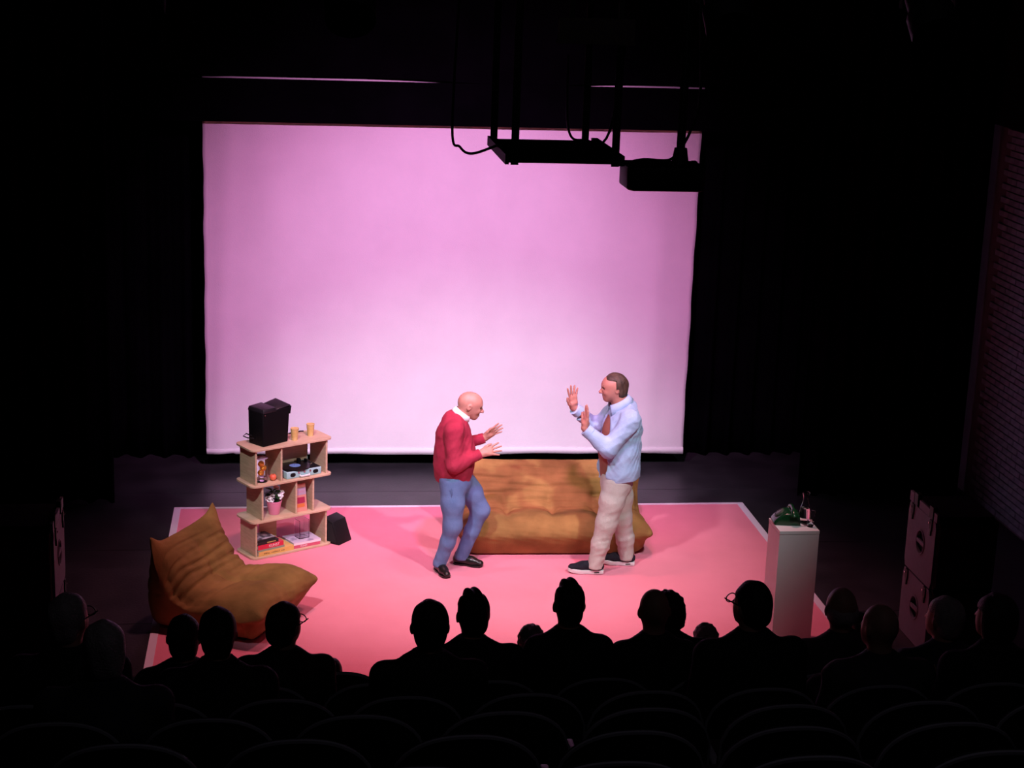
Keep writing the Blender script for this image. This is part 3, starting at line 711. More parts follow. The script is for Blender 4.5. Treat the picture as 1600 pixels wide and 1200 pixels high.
MB().lathe([(1e-5, .0085), (.0415, .0085), (.0440, .03), (.0430, .08), (.0365, .120), (1e-5, .120)], 32).build('water', 'water', ca, True)
gl = thing('water_glass', 'small clear tumbler in front of the carafe', 'glass', (4.082, 12.345, 1.0005))
MB().lathe([(.027, 0), (.033, .125), (.031, .125), (.0255, .012), (1e-5, .012)], 24).build('tumbler', 'glass', gl, True)
MB().lathe([(1e-5, .0125), (.0250, .0125), (.0268, .05), (1e-5, .05)], 24).build('water', 'water', gl, True)

# ================================================================== LOUDSPEAKERS
def stack(side, xi, word):
    # inner face at x = xi, body going outwards
    s = 1 if side > 0 else -1
    y0, y1 = 11.46, 12.04
    def bx(x0, x1, a, b, c, d): lo, hi = sorted((xi+s*x0, xi+s*x1)); return MB().box(lo, hi, a, b, c, d)
    dolly = thing('speaker_base', 'low black base under the loudspeakers %s' % word, 'speaker base', (xi+s*.25, 11.75, 0))
    def ch(mb, name, m, root, **k):
        l = root.location; mb.v = [(x-l[0], y-l[1], z-l[2]) for x, y, z in mb.v]; return mb.build(name, m, root, **k)
    ch(bx(0, .5, y0, y1, .06, .275), 'platform', 'black_plastic', dolly)
    for a in (.06, .44):
        for b in (y0+.06, y1-.06):
            ch(MB().tube([(xi+s*a-.02, b, .045), (xi+s*a+.02, b, .045)], .045, 14), 'castor', 'black_felt', dolly)
    for lv, z0, z1, wd in ((0, .275, .795, 'lower'), (1, .80, 1.325, 'upper')):
        r = thing('loudspeaker', '%s mauve sided loudspeaker cabinet %s' % (wd, word), 'loudspeaker', (xi+s*.25, 11.75, z0), 0, 'stacked loudspeakers')
        ch(bx(.02, .48, y0, y1, z0, z1), 'cabinet', 'black_plastic', r, bevel=.006, seg=1)
        zc = (z0+z1)/2+.02; yc = 11.74
        # side panel with a round grip hole
        N = 40; ring = [(yc+.075*math.cos(2*PI*k/N), zc+.085*math.sin(2*PI*k/N)) for k in range(N)]
        out = []
        for k in range(N):
            c, d = math.cos(2*PI*k/N), math.sin(2*PI*k/N); m_ = max(abs(c)/((y1-y0)/2-.01), abs(d)/((z1-z0)/2-.004))
            out.append(((y0+y1)/2+c/m_, (z0+z1)/2+d/m_))
        V = [(xi, y, z) for y, z in ring]+[(xi, y, z) for y, z in out]+[(xi+s*.02, y, z) for y, z in ring]+[(xi+s*.02, y, z) for y, z in out]
        F = []
        for k in range(N):
            q = (k+1) % N
            F += [(k, q, N+q, N+k), (2*N+k, 3*N+k, 3*N+q, 2*N+q), (k, 2*N+k, 2*N+q, q), (N+k, N+q, 3*N+q, 3*N+k)]
        ch(MB().add(V, F), 'side_panel', 'speaker', r)
        ch(MB().tube([(xi-s*.002, yc+.080*math.cos(2*PI*k/32), zc+.090*math.sin(2*PI*k/32)) for k in range(33)], .006, 6, False), 'grip_rim', 'speaker', r, smooth=True)
        ch(bx(-.006, .012, yc-.075, yc+.075, zc-.016, zc+.016), 'grip_bar', 'speaker', r, bevel=.004)
        ch(bx(.03, .47, y0-.012, y0+.002, z0+.02, z1-.02), 'grille', 'black_felt', r)
        for yy in (y0+.10, y1-.10):
            ch(bx(-.010, .004, yy-.022, yy+.022, z1-.085, z1-.004), 'rigging_plate', 'black_plastic', r)
            ch(bx(-.012, .004, yy-.012, yy+.012, z1-.125, z1-.075), 'rigging_pin', 'dark_metal', r)
            ch(MB().tube([(xi-s*.012, yy+.012, z1-.03), (xi-s*.02, yy+.012, z1-.03)], .008, 10), 'bolt', 'chrome', r)
    t = thing('flying_frame', 'mauve rigging frame on the loudspeakers %s' % word, 'rigging frame', (xi+s*.25, 11.75, 1.325))
    ch(bx(0, .02, y1-.09, y1-.01, 1.325, 1.400), 'side_plate', 'speaker', t)
    ch(bx(0, .02, y0+.16, y1-.21, 1.325, 1.385), 'side_plate', 'speaker', t)
    ch(bx(0, .02, y0+.005, y0+.07, 1.325, 1.390), 'side_plate', 'speaker', t)
    for yy in (y0+.115, y1-.15): ch(bx(-.006, .03, yy-.035, yy+.035, 1.326, 1.42), 'upright', 'black_plastic', t)
    ch(bx(.04, .46, y0+.05, y1-.05, 1.326, 1.36), 'cross_frame', 'black_plastic', t)
stack(1, 4.75, 'at the right edge of the stage')
stack(-1, -1.576, 'at the left edge of the stage')

# ================================================================== OVERHEAD
pn = thing('hanging_tray', 'flat black tray hung on four straps in front of the cloth', 'tray', (1.46, 9.4, 4.24))
MB().box(-.292, .295, -.40, .42, 0, .03).build('tray_plate', 'black_plastic', pn)
MB().box(-.31, -.29, -.41, .43, -.008, .045).build('rail', 'dark_metal', pn); MB().box(.293, .33, -.41, .43, -.008, .045).build('rail', 'dark_metal', pn)
for x, y in ((-.275, .41), (-.258, -.39), (.255, .41), (.280, -.40)): MB().box(x-.02, x+.02, y-.006, y+.006, -.012, .95).build('strap', 'black_felt', pn)
bar = MB().tube([(-3.8, 9.4, 5.19), (6.8, 9.4, 5.19)], .03, 12).build('rigging_pipe', 'dark_metal', None, True); tag(bar, 'black pipe carrying the hanging tray and projector', 'pipe')
pj = thing('projector', 'black projector hung upside down on a pole in front of the cloth', 'projector', (2.03, 9.12, 4.10))
P = [(-.215, -.10), (-.19, -.14), (.19, -.14), (.215, -.10), (.215, .14), (-.215, .14)]
MB().prism(P, .0, .135).build('body', 'black_plastic', pj, True, .016, 3)
MB().tube([(.09, 0, .13), (.09, 0, .22)], [.05, .035], 12).build('bracket', 'dark_metal', pj)
MB().tube([(.09, 0, .2), (.09, 0, 1.09)], .024, 12).build('pole', 'dark_metal', pj)
MB().tube([(-.10, .13, .065), (-.10, .165, .065)], .04, 16).build('lens_barrel', 'dark_metal', pj, True)
for x in (-.13, -.02, .17): MB().box(x-.012, x+.012, -.02, .03, .13, .15).build('foot', 'black_plastic', pj)
def cable(label, pts, r=.008):
    c = []
    P = [Vector(p) for p in pts]
    for i in range(len(P)-1):
        p0, p1, p2, p3 = P[max(i-1, 0)], P[i], P[i+1], P[min(i+2, len(P)-1)]
        for k in range(8):
            t = k/8; c.append(.5*(2*p1+(p2-p0)*t+(2*p0-5*p1+4*p2-p3)*t*t+(3*p1-p0-3*p2+p3)*t**3))
    c.append(P[-1]); tag(MB().tube(c, r, 6).build('rigging_cable', 'black_plastic', None, True), label, 'cable')
cable('black cable looping down to the left end of the hanging tray', [(.93, 9.4, 5.17), (.905, 9.4, 4.38), (.95, 9.4, 4.27), (1.02, 9.4, 4.235), (1.16, 9.4, 4.285)])
cable('black cable looping between tray and projector', [(1.70, 9.15, 4.27), (1.80, 9.13, 4.235), (1.92, 9.12, 4.255), (2.06, 9.12, 4.255), (2.12, 9.12, 4.32)])
cable('black cable sagging behind the hanging tray', [(1.60, 9.84, 4.75), (1.62, 9.84, 4.33), (1.72, 9.84, 4.27), (1.86, 9.84, 4.32), (1.95, 9.84, 5.0)])
cable('thin grey cable beside the projector pole', [(2.13, 9.12, 4.33), (2.17, 9.12, 4.42), (2.21, 9.12, 4.6), (2.22, 9.3, 5.17)])
for y, z, l in ((6.91, 5.42, 'black lighting pipe carrying the dull red flat and lanterns'), (6.2, 5.32, 'black lighting pipe near the top edge of the picture')):
    tag(MB().tube([(-3.8, y, z), (6.8, y, z)], .026, 10).build('rigging_pipe', 'dark_metal', None, True), l, 'pipe')
rpn = thing('dull_red_flat', 'dull dark red flat panel hung high above the stage', 'panel', (1.235, 6.9, 4.99))
MB().box(-.155, .155, 0, .03, .012, .10).build('sheet', 'rig_red', rpn); MB().box(-.16, .16, -.005, .035, .0, .012).build('bottom_rail', 'rig_red', rpn)
for x in (-.1, .1): MB().box(x-.01, x+.01, .01, .03, .1, .45).build('hanger', 'dark_metal', rpn)
def lantern(x, y, z, label, rx):
    t = thing('stage_lantern', label, 'stage light', (x, y, z), 0, 'stage lanterns on the pipes')
    R_ = Matrix.Rotation(rx, 4, 'X')
    MB().lathe([(.07, -.15), (.085, -.14), (.085, .05), (.10, .06), (.10, .18), (.09, .18)], 16).xf(R_).build('housing', 'dark_metal', t, True)
    MB().box(-.115, -.108, -.02, .02, -.02, .17).build('yoke', 'dark_metal', t); MB().box(.108, .115, -.02, .02, -.02, .17).build('yoke', 'dark_metal', t)
    MB().box(-.115, .115, -.02, .02, .163, .172).build('yoke_bridge', 'dark_metal', t); MB().box(-.02, .02, -.02, .02, .17, .235).build('clamp', 'dark_metal', t)
for x, l in ((-.55, 'black stage lantern on the pipe, leftmost'), (.25, 'black stage lantern on the pipe, second from the left'), (1.75, 'black stage lantern on the pipe right of the red flat'), (2.6, 'black stage lantern on the pipe, rightmost')):
    lantern(x, 6.91, 5.185, l, 2.3)
# ================================================================== PERFORMERS
def hand(F, wrist, f, t, spread=.16, curl=.25, sc=1., thumb=.6, k=.010, order=1):
    """f: finger direction, t: thumb side, palm normal n = the side the fingers curl to"""
    w = Vector(wrist); f = Vector(f).normalized(); t = Vector(t); t = (t-f*t.dot(f)).normalized(); n = f.cross(t)*order
    for i, (off, pl, seg) in enumerate(((.030, .090, (.042, .026, .022)), (.010, .094, (.047, .029, .023)), (-.011, .090, (.043, .027, .022)), (-.030, .082, (.034, .021, .019)))):
        base = w+t*off*.55*sc+f*.01*sc; kn = w+t*off*sc+f*pl*sc
        F.cone(base, kn, .018*sc, .0135*sc, .018*sc)
        a = spread*(1.5-i); d = (f*math.cos(a)+t*math.sin(a)).normalized(); p = kn; c = curl*(.6+.15*i); r = .0102*sc
        for s in seg:
            dd = (d*math.cos(c)+n*math.sin(c)).normalized(); q = p+dd*s*sc
            F.cone(p, q, r, r-.0011, .004); p = q; c += curl*.6; r -= .0011
    a = w+t*.022*sc+f*.022*sc; b = a+(t*thumb+f*.75+n*.25).normalized()*.045*sc; c = b+(t*thumb*.6+f+n*.15).normalized()*.034*sc; d = c+(t*thumb*.25+f+n*.2).normalized()*.026*sc
    F.cone(a, b, .019*sc, .0135*sc, .014); F.cone(b, c, .0125*sc, .0115*sc, .006); F.cone(c, d, .0115*sc, .0085*sc, .004)
    F.ell(w+f*.045*sc, (.032*sc, .030*sc, .018*sc), .02)
def shoe(parent, name, heel, toe, root, upper, sole, style):
    h = Vector(heel); d = Vector(toe)-h; L = d.length; d.normalize(); s = Vector((-d.y, d.x, 0)); rl = Vector(root)
    def P(x, y, z): return h+d*(x*L)+s*y+Vector((0, 0, z))
    def outline(g):
        st = [(0, .026), (.06, .034), (.25, .036), (.45, .036), (.65, .046), (.80, .045), (.92, .034), (.985, .014)]
        l = [(x, y*g+.0) for x, y in st]; return l+[(x, -y) for x, y in l[::-1]]
    o = outline(1.06 if style == 'sneaker' else 1.02); V = []; n = len(o)
    zt = .032 if style == 'sneaker' else .014
    for z, g in ((.0, .95), (.004, 1.), (zt, 1.)):
        for x, y in o:
            zz = z + (.012*max(0, x-.75)/.25 if style == 'sneaker' else .006*max(0, x-.8)/.2)
            if style != 'sneaker' and .28 < x < .5 and z < .01: zz += .010
            V.append(P(.5+(x-.5)*g, y*g, zz)-rl)
    F = [tuple(range(n-1, -1, -1)), tuple(range(2*n, 3*n))]
    for j in (0, 1): F += [(j*n+i, j*n+(i+1) % n, (j+1)*n+(i+1) % n, (j+1)*n+i) for i in range(n)]
    root_o = parent
    up = Field(); z0 = zt+.004
    up.chain([P(.10, 0, z0+.026), P(.30, 0, z0+.030), P(.62, 0, z0+.022), P(.86, 0, z0+.014)], [.034, .036, .040, .028], .02)
    up.ell(P(.90, 0, z0+.014), (.026, .030, .018), .02)
    up.cone(P(.12, 0, z0+.03), P(.16, 0, z0+.075), .036, .037, .02); up.cone(P(.2, 0, z0+.06), P(.55, 0, z0+.035), .032, .032, .02)
    up.func(lambda X, Y, Z, D: np.maximum(D, (zt-.004)-Z))
    so = link(name, up.mesh(name, .006, root), root_o, upper)
    MB().add(V, F).build('sole', sole, so, True)
    if style == 'sneaker':
        for sd in (-1, 1): MB().tube([P(.12, sd*.037, .018)-rl, P(.26, sd*.0388, .014)-rl], .005, 6).build('sole_vent', 'leather', so)
        for x in (.42, .48, .54): MB().tube([P(x, -.022, z0+.062-.05*(x-.4))-rl, P(x+.01, 0, z0+.072-.05*(x-.4))-rl, P(x, .022, z0+.062-.05*(x-.4))-rl], .0035, 6).build('lace', 'sneaker', so, True)
        MB().tube([P(.06, -.03, z0+.07)-rl, P(.04, 0, z0+.078)-rl, P(.06, .03, z0+.07)-rl], .010, 8).build('heel_lining', 'sock', so, True)
    else:
        MB().tube([P(.45, -.036, z0+.046)-rl, P(.46, 0, z0+.066)-rl, P(.45, .036, z0+.046)-rl], .005, 6).build('strap', 'leather', so, True)
    return so
def rot_xz(a):  # rows: local axes for an ellipsoid tilted in the x-z plane
    c, s = math.cos(a), math.sin(a); return ((c, 0, s), (0, 1, 0), (-s, 0, c))
def head(F, c, s, tilt=0., jaw=1., big=1.):
    """profile head: c cranium centre, s = +1 faces +x, tilt>0 looks down"""
    def P(x, y, z):
        ca, sa = math.cos(tilt), math.sin(tilt); return (c[0]+s*(x*ca-z*-sa*-1*0+z*sa*0+z*0+0)+s*(-z*-sa)*0+s*(z*sa), c[1]+y, c[2]-x*sa+z*ca)
    R_ = rot_xz(-s*tilt)
    F.ell(P(-.004, 0, .004), (.104*big, .079*big, .094*big), .02, R_)
    F.ell(P(.035, 0, .005), (.068*big, .070*big, .075*big), .03, R_)
    F.ell(P(.042, 0, -.060), (.060*big, .060*jaw*big, .062*big), .035, R_)
    F.ell(P(.066, 0, -.108), (.030, .034*jaw, .026), .035, R_)
    F.cone(P(.098, 0, -.012), P(.125, 0, -.046), .010, .0135, .012); F.ell(P(.113, .012, -.050), (.010, .008, .008), .006); F.ell(P(.113, -.012, -.050), (.010, .008, .008), .006)
    F.cone(P(.094, -.030, .010), P(.096, .030, .010), .011, .011, .015)
    for q in (-1, 1):
        F.ell(P(.098, q*.031, -.010), (.016, .014, .009), .010, None, 's')
        F.ell(P(.075, q*.042, -.045), (.022, .018, .018), .02)
        F.ell(P(-.008, q*.079, -.022), (.019, .010, .031), .006, rot_xz(-s*(tilt+.25))); F.ell(P(-.004, q*.087, -.022), (.009, .006, .016), .004, None, 's')
    F.cone(P(.096, -.018, -.079), P(.096, .018, -.079), .0085, .0085, .006); F.cone(P(.094, -.016, -.091), P(.094, .016, -.091), .0085, .0085, .006)
    return P
# ---- man in the red jumper ------------------------------------------------
R1 = (1.47, 14.1, .0085)
m1 = thing('person', 'bald man in crimson jumper and blue trousers leaning forward with raised hands', 'person', R1)
def off(p): return tuple(p)
B = Field()
HC1 = (1.570, 14.1, 1.523); hp = head(B, HC1, 1, .26)
B.cone((1.455, 14.1, 1.36), (1.535, 14.1, 1.465), .066, .060, .03)
B.chain([(1.45, 14.1, 1.36), (1.435, 14.1, 1.2), (1.44, 14.1, 1.0), (1.46, 14.1, .88)], [.080, .10, .11, .105], .05, side=(0, 1, 0), ratio=1.35)
B.cone((1.43, 13.95, 1.32), (1.44, 14.25, 1.32), .050, .050, .05)
AN = [(1.415, 13.925, 1.315), (1.425, 13.875, 1.035), (1.655, 13.93, 1.122)]
AF = [(1.445, 14.275, 1.315), (1.50, 14.345, 1.075), (1.725, 14.285, 1.157)]
for a in (AN, AF): B.chain(a, [.042, .038, .029], .02)
hand(B, AN[2], (.93, .06, .26), (-.15, .62, .76), .20, .16, 1.0, order=-1)
hand(B, AF[2], (.80, .0, .60), (-.50, -.45, .70), .18, .10, 1.0)
LN = [(1.42, 14.01, .88), (1.436, 13.985, .46), (1.338, 14.055, .10)]
LFa = [(1.53, 14.19, .88), (1.698, 14.20, .525), (1.545, 14.225, .10)]
for l in (LN, LFa): B.chain(l, [.085, .056, .038], .03)
body1 = link('body', B.mesh('body', .0055, R1), m1, 'skin'); tag(body1, 'bald head, face and open hands')
for q in (-1, 1):
    e = Vector(hp(.089, q*.031, -.010)); MB().ball(tuple(e-Vector(R1)), .0115, 10, 8).build('eye', 'eye', m1, 'all')
MB().tube([tuple(Vector(hp(.1015, y, -.0855))-Vector(R1)) for y in (-.02, 0, .02)], .003, 6).build('mouth', 'lips', m1, True)
J = Field()
J.chain([(1.445, 14.1, 1.352), (1.435, 14.1, 1.24), (1.448, 14.1, 1.10), (1.443, 14.1, .965), (1.440, 14.1, .87)], [.108, .142, .168, .165, .150], .05, side=(0, 1, 0), ratio=1.16)
J.cone((1.435, 13.94, 1.325), (1.44, 14.26, 1.325), .075, .075, .06)
J.cone((1.43, 14.1, 1.37), (1.475, 14.1, 1.405), .085, .072, .03)
J.chain(AN, [.078, .063, .043], .035); J.chain(AF, [.078, .063, .043], .035)
J.cone((1.50, 13.90, 1.058), (1.43, 13.89, 1.05), .058, .066, .03)
J.func(folds(.0030, .12, 4)); J.func(folds(.0016, .06, 14))
def j_cut(X, Y, Z, D):
    D = np.maximum(D, (.845+.04*(X-1.44))-Z)                      # hem
    wn = (X-1.645)*.93+(Z-1.118)*.30; near = (np.abs(Y-13.93) < .12)
    wf = (X-1.722)*.90+(Z-1.155)*.42; far = (np.abs(Y-14.285) < .10)
    D = np.where(near & (X > 1.60), np.maximum(D, wn), D); D = np.where(far & (X > 1.66), np.maximum(D, wf), D)
    nk = (X-1.490)*.62+(Z-1.428)*.78                               # neckline plane
    return np.maximum(D, nk)
J.func(j_cut)
jm = link('jumper', J.mesh('jumper', .0062, R1), m1, 'sweater')
# ribbed hem band and cuffs
rb = Field(); rb.chain([(1.440, 14.1, .885), (1.440, 14.1, .858)], [.158, .153], .02, side=(0, 1, 0), ratio=1.16)
rb.func(lambda X, Y, Z, D: np.maximum(D, np.maximum((.842+.04*(X-1.44))-Z, Z-.893))); link('hem_band', rb.mesh('hem_band', .007, R1), jm, 'sweater')
for w_, d_ in ((AN[2], (.23, .055, .087)), (AF[2], (.225, -.06, .082))):
    d_ = Vector(d_).normalized(); p = Vector(w_)-Vector(R1)
    MB().tube([tuple(p-d_*.045), tuple(p-d_*.005)], [.047, .045], 18).build('cuff', 'sweater', jm, True)
# white collar
c0 = Vector((1.492, 14.1, 1.418)); ax = Vector((.60, 0, .80)); u_ = Vector((.80, 0, -.60)); v_ = Vector((0, 1, 0))
V = []; F = []; n = 36
for k in range(n):
    g = 2*PI*k/n; ro = .083 if True else 0
    dirv = u_*math.cos(g)*1.06+v_*math.sin(g)*.98
    for r, h_ in ((.068, .036), (.073, .040), (.088, -.006), (.081, -.010), (.066, .0)):
        V.append(tuple(c0+dirv*r+ax*h_-Vector(R1)))
for k in range(n):
    for j in range(5): F.append((k*5+j, ((k+1) % n)*5+j, ((k+1) % n)*5+(j+1) % 5, k*5+(j+1) % 5))
MB().add(V, F).build('shirt_collar', 'white_shirt', m1, 'all')
T = Field()
T.cone((1.445, 14.10, .90), (1.465, 14.10, .83), .138, .135, .05, side=(0, 1, 0), ratio=1.18)
T.chain([(1.425, 14.01, .86), (1.432, 13.99, .66), LN[1], (1.40, 14.01, .30), (LN[2][0], LN[2][1]+.004, .085)], [.112, .098, .079, .062, .060], .04)
T.chain([(1.50, 14.19, .86), (1.61, 14.20, .69), LFa[1], (1.63, 14.21, .33), (LFa[2][0], LFa[2][1], .085)], [.110, .098, .080, .062, .060], .04)
T.func(folds(.0011, .085, 1, 0, .86)); T.func(folds(.0014, .05, 2, 0, .40))
T.func(lambda X, Y, Z, D: np.maximum(D, np.maximum(.062-Z, Z-.905)))
tm = link('trousers', T.mesh('trousers', .0066, R1), m1, 'trouser_blue')
MB().tube([(1.405-R1[0], 13.882-R1[1], .82), (1.413-R1[0], 13.888-R1[1], .77), (1.409-R1[0], 13.902-R1[1], .72)], .003, 6).build('pocket_seam', 'trouser_blue', tm)
shoe(m1, 'dress_shoe', (1.318, 14.135, .0085), (1.398, 13.885, .0085), R1, 'leather', 'leather', 'dress')
shoe(m1, 'dress_shoe', (1.483, 14.262, .0085), (1.735, 14.158, .0085), R1, 'leather', 'leather', 'dress')
# ---- man in the blue shirt ------------------------------------------------
R2 = (2.86, 14.06, .0085)
m2 = thing('person', 'brown haired man in open light blue shirt and beige trousers with raised palms', 'person', R2)
B = Field()
HC2 = (2.806, 14.05, 1.688); hp = head(B, HC2, -1, .06, 1.12, 1.05)
B.cone((2.885, 14.05, 1.47), (2.838, 14.05, 1.61), .076, .070, .03)
B.chain([(2.90, 14.05, 1.46), (2.89, 14.05, 1.25), (2.875, 14.05, 1.0), (2.88, 14.05, .88)], [.085, .11, .12, .11], .05, side=(0, 1, 0), ratio=1.3)
B.cone((2.91, 13.90, 1.42), (2.87, 14.20, 1.42), .050, .050, .05)
AN = [(2.925, 13.855, 1.425), (2.735, 13.815, 1.195), (2.527, 13.855, 1.365)]
AF = [(2.865, 14.245, 1.42), (2.725, 14.36, 1.24), (2.50, 14.27, 1.43)]
for a in (AN, AF): B.chain(a, [.042, .038, .029], .02)
hand(B, AN[2], (.14, .03, .97), (-.15, .95, 0), .07, .10, 1.05, thumb=.5)
hand(B, AF[2], (-.12, 0, .98), (-.80, -.58, 0), .20, .06, 1.10, thumb=.9)
LN = [(2.845, 13.97, .88), (2.778, 13.955, .48), (2.700, 13.975, .10)]
LF2 = [(2.90, 14.14, .88), (2.950, 14.15, .46), (3.020, 14.175, .10)]
for l in (LN, LF2): B.chain(l, [.09, .058, .040], .03)
body2 = link('body', B.mesh('body', .0055, R2), m2, 'skin_pale'); tag(body2, 'ruddy face and open hands')
for q in (-1, 1):
    e = Vector(hp(.090, q*.031, -.010)); MB().ball(tuple(e-Vector(R2)), .0115, 10, 8).build('eye', 'eye', m2, 'all')
    MB().tube([tuple(Vector(hp(.102, q*.018, .016))-Vector(R2)), tuple(Vector(hp(.097, q*.046, .018))-Vector(R2))], .005, 6).build('eyebrow', 'hair_brown', m2, True)
MB().tube([tuple(Vector(hp(.1015, y, -.0855))-Vector(R2)) for y in (-.02, 0, .02)], .003, 6).build('mouth', 'lips', m2, True)
Hh = Field()
Hh.ell((HC2[0]+.008, HC2[1], HC2[2]+.008), (.116, .090, .110), .02)
Hh.ell((HC2[0]+.052, HC2[1], HC2[2]-.05), (.062, .078, .075), .03)
def haircut(X, Y, Z, D):
    x = X-HC2[0]; y = Y-HC2[1]; z = Z-HC2[2]
    line = -(x+.074-.16*np.maximum(0, .045-z)*(z < .2)*0)             # forehead limit
    side = np.where(z < .058, -(x-.000), line)                        # temples further back
    ear = np.where((z < -.012), -(x-.030), -9.)
    low = -(z+.105+.25*(x-.09))
    D = np.maximum(np.maximum(D, side), np.maximum(ear, low))
    return D+.0025*np.sin(60*Y+25*X)*np.sin(55*Z+20*X)
Hh.func(haircut)
hair_o = link('hair', Hh.mesh('hair', .0055, R2), m2, 'hair_brown'); tag(hair_o, 'short receding brown hair')
TS = Field()
TS.chain([(2.895, 14.05, 1.45), (2.885, 14.05, 1.30), (2.865, 14.05, 1.12), (2.868, 14.05, .92)], [.11, .148, .162, .150], .05, side=(0, 1, 0), ratio=1.15)
TS.func(lambda X, Y, Z, D: np.maximum(D, np.maximum((Z-1.485)*.8+(2.88-X)*.55-.02, .86-Z)))
link('tshirt', TS.mesh('tshirt', .008, R2), m2, 'tee')
SHF = Field()
SHF.chain([(2.905, 14.05, 1.46), (2.895, 14.05, 1.32), (2.880, 14.05, 1.14), (2.880, 14.05, .96), (2.882, 14.05, .87)], [.118, .160, .176, .176, .174], .05, side=(0, 1, 0), ratio=1.17)
SHF.cone((2.92, 13.885, 1.435), (2.88, 14.215, 1.435), .082, .082, .06)
SHF.cone((2.915, 14.05, 1.47), (2.885, 14.05, 1.53), .098, .086, .03)
SHF.chain(AN, [.086, .074, .052], .035); SHF.chain(AF, [.084, .072, .052], .035)
SHF.func(folds(.006, .14, 8)); SHF.func(folds(.003, .055, 9))
def s_cut(X, Y, Z, D):
    hem = .842+.10*(X-2.88)+.03*np.sin(7*X)
    D = np.maximum(D, hem-Z)
    # open front: band of the chest left bare between the two fronts
    edge = 2.755+.10*np.clip(Z-1.25, 0, .3)
    gap = np.maximum(np.maximum(X-edge, 13.90-Y), Y-(14.13))
    arms = ((Y < 13.905) | (Y > 14.17))
    D = np.maximum(D, np.where(arms, -9., -gap))
    wn = -((X-2.540)*.77)+((Z-1.355)*.62); D = np.where((Y < 13.98) & (X < 2.62) & (Z > 1.25), np.maximum(D, wn), D)
    wf = -((X-2.512)*.76)+((Z-1.420)*.64); D = np.where((Y > 14.15) & (X < 2.62) & (Z > 1.28), np.maximum(D, wf), D)
    nk = (Z-1.530)*.86+(2.895-X)*.5
    return np.maximum(D, nk)
SHF.func(s_cut)
sm = link('overshirt', SHF.mesh('overshirt', .0064, R2), m2, 'shirt_blue')
c0 = Vector((2.862, 14.05, 1.533)); ax = Vector((-.48, 0, .877)); u_ = Vector((-.877, 0, -.48)); v_ = Vector((0, 1, 0)); V = []; F = []; n = 34
for k in range(n+1):
    g = .50+(2*PI-1.0)*k/n; dirv = u_*math.cos(g)*1.12+v_*math.sin(g)
    pt = max(0, 1-min(k, n-k)/7.)
    for r, h_ in ((.080, .040), (.087, .042), (.108+.020*pt, -.018-.030*pt), (.100+.020*pt, -.024-.030*pt), (.080, .0)):
        V.append(tuple(c0+dirv*r+ax*h_-Vector(R2)))
for k in range(n):
    for j in range(5): F.append((k*5+j, (k+1)*5+j, (k+1)*5+(j+1) % 5, k*5+(j+1) % 5))
F += [(0, 1, 2, 3, 4), tuple(n*5+j for j in (4, 3, 2, 1, 0))]
MB().add(V, F).build('collar', 'shirt_blue', sm, 'all')
for w_, d_ in ((AN[2], (-.208, .04, .17)), (AF[2], (-.225, -.09, .19))):
    d_ = Vector(d_).normalized(); p = Vector(w_)-Vector(R2)
    MB().tube([tuple(p-d_*.065), tuple(p-d_*.012)], [.057, .055], 18).build('cuff', 'shirt_blue', sm, True)
T = Field()
T.cone((2.865, 14.05, .92), (2.868, 14.05, .82), .142, .142, .05, side=(0, 1, 0), ratio=1.17)
T.chain([(2.850, 13.965, .86), (2.818, 13.957, .68), LN[1], (2.735, 13.965, .28), (2.700, 13.978, .075)], [.120, .106, .090, .076, .066], .04)
T.chain([(2.885, 14.14, .86), (2.930, 14.145, .66), LF2[1], (2.995, 14.165, .26), (3.015, 14.178, .09)], [.118, .106, .088, .076, .068], .04)
T.func(folds(.0016, .085, 5, 0, .86)); T.func(folds(.0022, .05, 6, 0, .45))
T.func(lambda X, Y, Z, D: np.maximum(D, np.maximum(.058-Z, Z-.92)))
link('trousers', T.mesh('trousers', .0066, R2), m2, 'chino')
shoe(m2, 'sneaker', (2.775, 13.972, .0085), (2.462, 14.012, .0085), R2, 'sneaker', 'sole', 'sneaker')
shoe(m2, 'sneaker', (3.092, 14.165, .0085), (2.792, 14.225, .0085), R2, 'sneaker', 'sole', 'sneaker')

